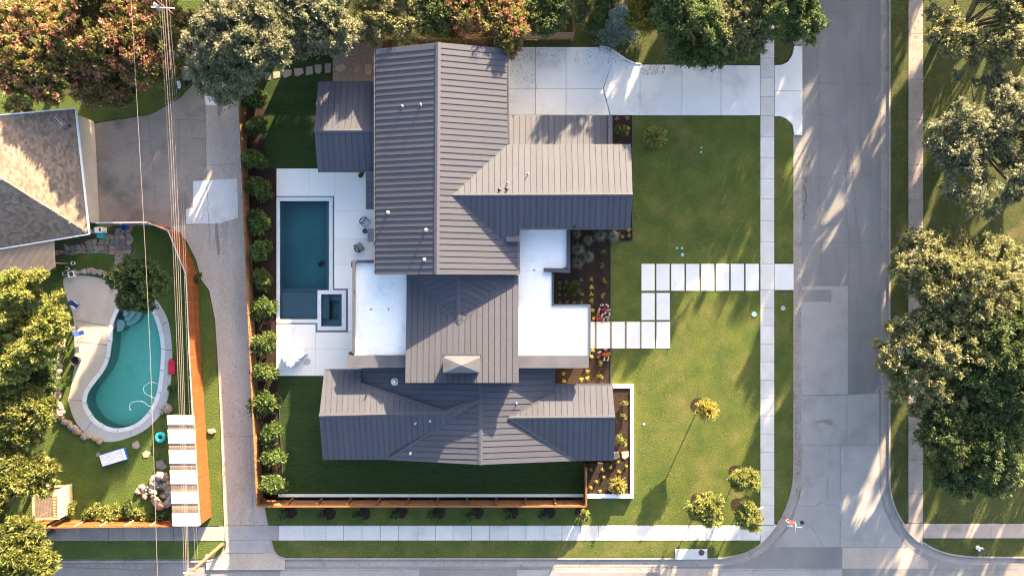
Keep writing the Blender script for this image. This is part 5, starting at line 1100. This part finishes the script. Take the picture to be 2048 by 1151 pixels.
fp_ = empty('fire_pot', P(155, 720, .015), 0, 'round black pot standing on the left pool deck', 'pot'); MB().lathe([(0, 0), (.36, 0), (.46, .45), (.48, .5), (.42, .5), (.38, .3), (0, .25)], n=20).build('bowl', M['black'], fp_, smooth=False)
# red sled float
bm = bmesh.new(); bmesh.ops.create_grid(bm, x_segments=10, y_segments=20, size=1)
for v in bm.verts:
    x, y = v.co.x, v.co.y; wd = .38 * (1 - max(0, (y - .35) / .65) ** 2 * .75); v.co = Vector((x * wd, y * .78, .10 + .16 * (1 - x * x) * (1 - .5 * y * y) + .14 * max(0, y) ** 3))
o_ = bmesh.ops.extrude_face_region(bm, geom=bm.faces[:])
for g_ in o_['geom']:
    if isinstance(g_, bmesh.types.BMVert): g_.co.z = max(0.0, g_.co.z - .12)
bmesh.ops.recalc_face_normals(bm, faces=bm.faces); me = bpy.data.meshes.new('red_float'); bm.to_mesh(me); bm.free(); me.materials.append(M['red'])
for f in me.polygons: f.use_smooth = True
o = link(bpy.data.objects.new('red_float', me)); o.location = P(344, 732, .02); tag(o, 'red plastic float lying on the right edge of the pool deck', 'pool float')
# blue and white lounger
lg = empty('sun_lounger', P(231, 912, 0), math.radians(17), 'blue and white striped sun lounger on the left lawn', 'sun lounger')
MB().box((0, 0, .22), (2.6, 1.25, .3)).build('base', M['bright_blue'], lg, bevel=.12)
lm_ = MB()
for k in range(7): lm_.box((0, -.48 + .16 * k, .42), (2.5, .145, .12))
lm_.build('mattress', M['white'], lg, bevel=.04); MB().box((1.15, 0, .5), (.25, 1.1, .12)).build('headrest', M['white'], lg, bevel=.04)
# swim ring
rg = MB(); 
for k in range(28):
    pass
bm = bmesh.new()
vs = [[bm.verts.new(((.36 + .19 * math.cos(b * math.pi / 6)) * math.cos(a * math.pi / 16), (.36 + .19 * math.cos(b * math.pi / 6)) * math.sin(a * math.pi / 16), .19 + .19 * math.sin(b * math.pi / 6))) for b in range(12)] for a in range(32)]
for a in range(32):
    for b in range(12): bm.faces.new((vs[a][b], vs[(a + 1) % 32][b], vs[(a + 1) % 32][(b + 1) % 12], vs[a][(b + 1) % 12]))
me = bpy.data.meshes.new('swim_ring'); bm.to_mesh(me); bm.free(); me.materials.append(M['teal'])
for f in me.polygons: f.use_smooth = True
o = link(bpy.data.objects.new('swim_ring', me)); o.location = P(323, 873, 0); tag(o, 'turquoise inflatable swim ring on the grass beside the awning', 'swim ring')
# bits near the garage
bs = empty('blue_basket', P(252, 455, .03), 0, 'round blue basket on the flagstones below the fence', 'basket'); MB().lathe([(0, 0), (.24, 0), (.30, .4), (.27, .4), (.22, .05), (0, .04)], n=18).build('tub', M['bright_blue'], bs)
tc = empty('play_kitchen', P(207, 463, .03), .05, 'pale plastic cabinet with turquoise front near the garage corner', 'cabinet')
MB().box((0, .1, .45), (.72, .55, .9)).build('cabinet', M['white'], tc, bevel=.03); MB().box((-.05, -.45, .3), (.66, .42, .6)).build('bin', M['teal'], tc, bevel=.08); MB().box((.2, .12, .92), (.16, .3, .06)).build('opening', M['black'], tc)
wc = empty('plastic_chair', P(193, 462, .03), .3, 'grey plastic chair left of the pale cabinet', 'chair'); MB().box((0, 0, .4), (.4, .45, .05)).build('seat', M['cushion'], wc, bevel=.02); MB().box((-.2, 0, .62), (.06, .45, .45)).build('backrest', M['cushion'], wc, bevel=.02)
for sx in (-.17, .17):
    for sy in (-.18, .18): MB().box((sx, sy, .19), (.04, .04, .38)).build('leg', M['cushion'], wc)
sp_ = empty('square_planter', P(147, 548, .02), .25, 'square white frame planter at the end of the stone edging', 'planter')
for dx, dy, sx, sy in ((-.26, 0, .07, .58), (.26, 0, .07, .58), (0, .26, .45, .07), (0, -.26, .45, .07)): MB().box((dx, dy, .22), (sx, sy, .44)).build('side', M['white'], sp_)
MB().box((0, 0, .15), (.45, .45, .3)).build('soil', M['soil'], sp_)
for x, y, r_, lb in ((132, 547, .2, 'white pot left of the square planter'), (137, 537, .22, 'pale blue white pot above the square planter'), (149, 526, .2, 'white pot by the leafy plant near the patio cover'), (226, 574, .16, 'dark rimmed pot at the upper pool deck edge')):
    q = empty('flower_pot', P(x, y, .02), 0, lb, 'pot', 'pots near the patio cover'); MB().lathe([(0, 0), (r_ * .7, 0), (r_, .32), (r_ * .85, .32), (r_ * .7, .22), (0, .2)], n=14).build('pot', M['white'] if x < 200 else M['dark_metal'], q); MB().lathe([(0, .24), (r_ * .7, .23)], n=12).build('soil', M['soil'], q)
# storage bin in the soil bed at the top
bn = empty('storage_bin', P(377, 150, 0), .45, 'dark lidded storage bin in the leaf litter by the alley', 'bin'); MB().box((0, 0, .35), (.95, 1.15, .7)).build('body', M['dark_metal'], bn, bevel=.1)
MB().add([(-.5, -.6, .7), (.5, -.6, .7), (.5, .6, .7), (-.5, .6, .7), (-.2, -.45, .95), (.2, -.45, .95), (.2, .45, .95), (-.2, .45, .95)], [(3, 2, 1, 0), (4, 5, 6, 7), (0, 1, 5, 4), (1, 2, 6, 5), (2, 3, 7, 6), (3, 0, 4, 7)]).build('lid', M['flag_grey'], bn)
sx_ = empty('crumpled_bag', P(358, 169, 0), 0, 'crumpled white bag on the shaded grass by the alley', 'bag'); q = MB()
for k in range(6): q.lathe([(0, .2), (.12, .14), (.16, .02), (0, 0)], (R.uniform(-.15, .15), R.uniform(-.3, .3), 0), 6)
q.build('bag', M['white'], sx_)
# slatted garden hut
hu = empty('slatted_hut', P(121, 995, 0), math.radians(2), 'slatted timber hut with open roof frame near the orange fence', 'garden hut')
hx, hy, hz = 1.2, 1.35, 2.1
for sx in (-hx, hx):
    for sy in (-hy, hy): MB().box((sx, sy, hz / 2), (.1, .1, hz)).build('post', M['pale_wood'], hu)
for sy in (-hy, hy): MB().box((0, sy, hz + .06), (hx * 2 + .2, .16, .12)).build('beam', M['pale_wood'], hu)
for sx in (-hx, hx): MB().box((sx, 0, hz + .06), (.16, hy * 2 - .17, .12)).build('beam', M['pale_wood'], hu)
for k in range(16): MB().box((hx + .03, 0, .10 + k * .128), (.03, hy * 2 - .12, .118)).build('wall_board', M['pale_wood'], hu)
for k in range(12): MB().box((-hx + .16 + k * .145, -.3, hz + .02), (.1, hy * 2 - .75, .04)).build('roof_slat', M['plank_grey'], hu)
for k in range(15): MB().box((hx - .33, -hy + .2 + k * .15, hz + .05), (.42, .07, .05)).build('roof_slat', M['pale_wood'], hu)
for k in range(13): MB().box((-hx + .12 + k * .185, hy + .0, .5), (.09, .03, .9)).build('rail_board', M['pale_wood'], hu)
MB().box((.3, .85, 1.2), (1.3, .5, .05)).build('shelf', M['white'], hu)
for k in range(14): MB().box((0, -hy + .1 + k * .19, .06), (hx * 2 - .1, .17, .04)).build('floor_plank', M['plank_grey'], hu)
# awning with alternating white and clear sheets
aw = empty('yard_awning', (0, 0, 0), 0, 'long awning of white and clear corrugated sheets along the red fence', 'awning')
ap = Plane((334.5, 830, 2.5), (388.5, 830, 2.5), (346, 1051, 2.5))
def ax(y): t = (y - 830) / 221; return 334.5 + 11.5 * t, 388.5 + 10.5 * t
def sheet_panel(y0, y1, m, dz):
    (l0, r0_), (l1, r1_) = ax(y0), ax(y1); a, b, c, d = ap.hit(l0, y0), ap.hit(r0_, y0), ap.hit(r1_, y1), ap.hit(l1, y1); mb = MB(); n = max(4, int((y1 - y0) * .05 / .11))
    for k in range(n):
        for s_, h0, h1 in ((0, 0, .03), (.5, .03, 0)):
            t0, t1 = (k + s_) / n, (k + s_ + .5) / n; p, q, r_, s2 = a.lerp(d, t0), b.lerp(c, t0), b.lerp(c, t1), a.lerp(d, t1)
            mb.add([p + Vector((0, 0, dz + h0)), q + Vector((0, 0, dz + h0)), r_ + Vector((0, 0, dz + h1)), s2 + Vector((0, 0, dz + h1))], [(3, 2, 1, 0)])
    return mb.build('roof_sheet', m, aw)
for y0, y1 in ((830, 849), (858.5, 886.5), (899.5, 926.5), (940, 967), (982.5, 1006.5), (1025.5, 1051)): sheet_panel(y0, y1, M['poly_white'], .05)
for y0, y1 in ((848.5, 859), (886, 900), (926, 940.5), (966.5, 983), (1006, 1026)): sheet_panel(y0, y1, M['poly_clear'], .0)
for s_ in (.02, .5, .98):
    MB().bar(ap.hit(334.5 + 54 * s_, 831) - Vector((0, 0, .07)), ap.hit(346 + 53 * s_, 1050) - Vector((0, 0, .07)), .06, .1).build('beam', M['pale_wood'], aw)
for s_ in (.03, .62):
    for t in (.02, .35, .68, .98):
        p = ap.hit(334.5 + 54 * s_ + 11 * t, 830 + 221 * t); MB().box((p.x, p.y, 1.18), (.09, .09, 2.36)).build('post', M['pale_wood'], aw)
# fallen pale rock on the verge
stone([(416, 858), (428, 856), (432, 863), (424, 867), (417, 864)], 'rock', .15, 'pale rock on the grass strip beside the alley')

# ------------------------------------------------------------------ wires and poles
def wire(label, pts, r=.03, g=None):
    w3 = [P(*q) for q in pts]; o = MB().tube(smooth_line([tuple(p) for p in w3], 6), r, 5).build('power_line', M['wire']); return tag(o, label, 'wire', g)
wire('single overhead wire crossing the turquoise pool', [(254, -120, 8.2), (262, 0, 8.0), (281, 330, 7.4), (300, 700, 7.3), (315, 1151, 7.8), (322, 1300, 8.0)], .018)
g = 'bundle of overhead wires along the alley'
for i, (xt, xm, xb, z) in enumerate(((318, 336, 368.5, 9.2), (323, 340.5, 372.5, 9.3), (327, 345, 375.5, 9.2), (332, 350, 377.5, 8.8))):
    wire(['leftmost heavy wire of the bundle over the red fence', 'second heavy wire from the left of the bundle', 'third heavy wire from the left of the bundle', 'rightmost heavy wire of the bundle over the awning'][i], [(xt - 4, -100, z + .2), (xt, 0, z), (xm, 280, z - .6), ((xm + xb) / 2 + 2, 700, z - .7), (xb, 1151, z), (xb + 4, 1300, z + .2)], .017, g)
for i, (xt, xm, xb) in enumerate(((335, 362, 390.5), (340, 366, 396))):
    wire(['left thin cable running to the leaning looking pole', 'right thin cable running to the leaning looking pole'][i], [(xt - 6, -100, 7.6), (xt + 2, 60, 7.4), (xm - 4, 300, 6.9), (xm + 12, 700, 6.8), (xb, 1122, 7.0), (xb + 9, 1300, 7.3)], .011, g)
pb_ = P(444, 1088); pole = empty('utility_pole', pb_, 0, 'wooden utility pole at the alley mouth with wires attached', 'utility pole')
MB().tube([(0, 0, -.3), (0, 0, 4), (0, 0, 10.5)], [.2, .17, .13], 12).build('pole', M['pole_wood'], pole, smooth=True)
MB().bar((-1.1, 0, 9.3), (1.1, 0, 9.3), .1, .12).build('crossarm', M['pole_wood'], pole)
for sx in (-1, -.4, .4, 1): MB().lathe([(.05, 0), (.07, .06), (.04, .1), (.07, .14), (0, .2)], (sx, 0, 9.37), 10).build('insulator', M['white'], pole)
MB().box((.0, .22, 3.4), (.14, .1, .35)).build('meter_box', M['white'], pole); MB().bar((-.5, .1, 7.0), (.4, .1, 7.0), .06, .06).build('bracket', M['galv'], pole)
for sx in (-.35, .15): MB().lathe([(.06, 0), (.09, .06), (.05, .1), (0, .14)], (sx, .1, 7.03), 10).build('insulator', M['white'], pole)
p2_ = P(312, 22, 0); tpx = P(316, 6, 8.5); pole2 = empty('utility_pole', (tpx.x, tpx.y, 0), 0, 'utility pole among the myrtles at the top edge', 'utility pole')
MB().tube([(0, 0, -.3), (0, 0, 9.6)], [.19, .13], 12).build('pole', M['pole_wood'], pole2, smooth=True); MB().bar((-.9, 0, 9.2), (1.0, 0, 9.2), .1, .12).build('crossarm', M['pole_wood'], pole2)
MB().bar((-.7, -.3, 8.3), (1.3, -.35, 8.2), .1, .1).build('crossarm', M['galv'], pole2); MB().lathe([(0, 7.1), (.28, 7.1), (.3, 7.2), (.3, 7.95), (.22, 8.05), (0, 8.1)], (-.45, .1, 0), 14).build('transformer', M['galv'], pole2)
for sx in (-.7, -.2, .4, .9): MB().lathe([(.05, 0), (.07, .06), (.04, .1), (0, .2)], (sx, 0, 9.27), 10).build('insulator', M['white'], pole2)

# ------------------------------------------------------------------ street furniture
sg = empty('stop_sign', P(1564, 1030, 0), 0, 'red octagonal stop sign on a leaning looking post at the corner', 'stop sign')
MB().tube([(0, 0, -.2), (0, 0, 3.1)], .035, 8).build('post', M['sign_red'], sg)
SR = Matrix.Translation((0, 0, 2.2)) @ Matrix.Rotation(math.radians(164), 4, 'Z') @ Matrix.Rotation(math.radians(-14), 4, 'X')
def octa(r, y0, y1, name, m):
    q = [(r * math.cos(math.radians(22.5 + 45 * k)), r * math.sin(math.radians(22.5 + 45 * k))) for k in range(8)]
    o = MB().add([(x, y0, z) for x, z in q] + [(x, y1, z) for x, z in q], [tuple(range(8)), tuple(range(15, 7, -1))] + [((k + 1) % 8, k, k + 8, (k + 1) % 8 + 8) for k in range(8)]).build(name, m, sg); o.matrix_local = SR; return o
octa(.54, -.060, -.045, 'rim', M['white']); octa(.47, -.068, -.058, 'face', M['sign_red'])
tx = bpy.data.curves.new('lettering', 'FONT'); tx.body = 'STOP'; tx.size = .34; tx.align_x = 'CENTER'; tx.align_y = 'CENTER'; tx.extrude = .002; tx.offset = .006; tx.materials.append(M['white'])
o = bpy.data.objects.new('lettering', tx); link(o); bpy.context.view_layer.update(); me = bpy.data.meshes.new_from_object(o.evaluated_get(bpy.context.evaluated_depsgraph_get())); bpy.data.objects.remove(o); o = link(bpy.data.objects.new('lettering', me), sg); o.matrix_local = SR @ Matrix.Translation((0, -.072, 0)) @ Matrix.Rotation(math.radians(90), 4, 'X')
q = MB().bar((-.72, .02, 2.95), (.72, -.14, 2.95), .03, .2).build('street_blade', M['sign_green'], sg); MB().bar((0, .5, 3.17), (-.05, -.5, 3.17), .03, .18).build('street_blade', M['sign_green'], sg)
MB().bar((-.72, .02, 3.055), (.72, -.14, 3.055), .04, .015).build('blade_edge', M['white'], sg); MB().bar((0, .5, 3.265), (-.05, -.5, 3.265), .04, .015).build('blade_edge', M['white'], sg)
ps_ = empty('post_sign', P(1506, 1008, 0), .5, 'small white sign on a post beside the front pavement', 'sign'); MB().box((0, 0, .8), (.07, .07, 1.6)).build('post', M['galv'], ps_); MB().box((.25, 0, 1.5), (.6, .04, .35)).build('plate', M['white'], ps_)
hy_ = empty('fire_hydrant', P(1955, 1094, 0), .6, 'white fire hydrant with a blue cap on the corner verge', 'hydrant')
MB().lathe([(.2, 0), (.2, .05), (.13, .07), (.13, .6), (.18, .62), (.18, .66), (.12, .7)], n=16).build('barrel', M['white'], hy_, smooth=False); MB().lathe([(.17, .66), (.16, .74), (.09, .84), (.04, .86), (.04, .92), (0, .92)], n=16).build('bonnet', M['blue'], hy_)
for a in (0, math.pi): MB().tube([(0, 0, .48), (.24 * math.cos(a), .24 * math.sin(a), .48)], .06, 10).build('nozzle', M['white'], hy_)
MB().tube([(0, 0, .42), (0, -.28, .42)], .09, 10).build('nozzle', M['blue'], hy_)
def disc(name, label, px, py, r, m, cat, z=.0, g=None):
    o = MB().lathe([(0, .03), (r * .3, .032), (r * .34, .024), (r * .6, .024), (r * .64, .032), (r * .88, .03), (r * .9, .02), (r, .02), (r, -.05)], n=20).build(name, M[m]); o.location = P(px, py, z); return tag(o, label, cat, g)
disc('manhole_cover', 'dark iron cover in the kerbside strip beside the walkway', 1569.5, 591, .28, 'iron', 'manhole cover'); disc('valve_cover', 'tan round cover below the dark iron cover in the strip', 1566, 616, .24, 'tan_trim', 'valve cover')
disc('manhole_cover', 'rusty iron cover in the far verge above the inlet', 1797, 469.5, .32, 'iron', 'manhole cover'); disc('valve_cover', 'small iron cover behind the far pavement', 1859, 466, .22, 'iron', 'valve cover'); disc('manhole_cover', 'small dark valve lid in the road near the stop sign', 1604, 1044, .2, 'black', 'valve cover', -.135)
g = 'aqua irrigation lids in the front lawn'
for x, y, r_, lb in ((1508, 628, .26, 'largest aqua lid in the lawn beside the front pavement'), (1365, 509, .17, 'aqua lid below the pair above the paver row'), (1354, 496, .12, 'left lid of the close pair above the paver row'), (1364, 496, .12, 'right lid of the close pair above the paver row'), (1403, 295, .1, 'upper small lid in the shaded lawn right of the bush'), (1402, 304, .1, 'lower small lid in the shaded lawn right of the bush'), (1288, 848, .14, 'aqua lid in the lit lawn right of the planter')): disc('irrigation_lid', lb, x, y, r_, 'aqua_lid', 'irrigation lid', 0, g)
il = empty('storm_inlet', P(1382, 1107, 0), 0, 'concrete storm drain inlet slab in the grass strip', 'storm drain'); local(MB().prism(W2(rect(1350, 1097, 1414.5, 1117.5)), -.3, .035).build('slab', M['walk_concrete'], il, bevel=.01), il)
o = MB().lathe([(0, .02), (.1, .022), (.12, .014), (.2, .014), (.22, .022), (.29, .02), (.3, 0)], n=20).build('lid', M['iron'], il); o.location = P(1403, 1104, .035) - il.location
mbx = empty('kerb_mailbox', P(1777, 538, 0), 0, 'small dark letter box on a post at the far kerb', 'letter box'); MB().box((.1, 0, .5), (.1, .1, 1.0)).build('post', M['dark_metal'], mbx); MB().box((0, 0, 1.1), (.25, .5, .25)).build('box', M['black'], mbx, bevel=.05); MB().box((0, .0, 1.235), (.2, .15, .02)).build('flag', M['white'], mbx)

# fallen leaves on the drive, in the gutters and on the pavements
M['litter'] = mat('litter', (.14, .085, .04), (.20, .14, .06), 3, .9, island=.4)
def litter(name, areas, n, seed, z):
    rng = np.random.default_rng(seed); mb = MB()
    for k in range(n):
        x0, y0, x1, y1 = areas[rng.integers(0, len(areas))]; p = P(x0 + (x1 - x0) * rng.random() ** 1.0, y0 + (y1 - y0) * rng.random()); a = rng.uniform(0, 6.28); s_ = rng.uniform(.03, .08)
        d = Vector((math.cos(a), math.sin(a), 0)) * s_; e = Vector((-d.y, d.x, 0)) * .6; p.z = z
        mb.add([p - d, p + e + Vector((0, 0, .012)), p + d, p - e + Vector((0, 0, .006))], [(0, 1, 2, 3)])
    o = mb.build(name, M['litter']); o['kind'] = 'stuff'; return o
litter('fallen_leaves', [(1020, 95, 1130, 125), (1020, 95, 1075, 180), (1230, 118, 1520, 140), (1150, 100, 1280, 128), (1280, 130, 1330, 150), (1522, 0, 1547, 130)], 620, 1, .03)
litter('fallen_leaves', [(1590, 100, 1604, 900), (1591, 560, 1603, 1000), (1591, 830, 1603, 1000), (1604, 300, 1622, 430), (1763, 0, 1777, 900), (560, 1120, 1440, 1134)], 650, 2, -.11)
litter('fallen_leaves', [(1818, 0, 1845, 1000), (1782, 0, 1815, 1000), (1850, 0, 2040, 440), (1850, 900, 2040, 1040)], 1300, 3, .03)
litter('fallen_leaves', [(185, 247, 410, 445), (412, 200, 475, 800), (445, 800, 515, 1050), (100, 1055, 440, 1078)], 700, 4, -.0)
litter('fallen_leaves', [(1230, 235, 1520, 520), (1225, 700, 1520, 1045), (560, 1085, 1440, 1112)], 700, 6, .02)
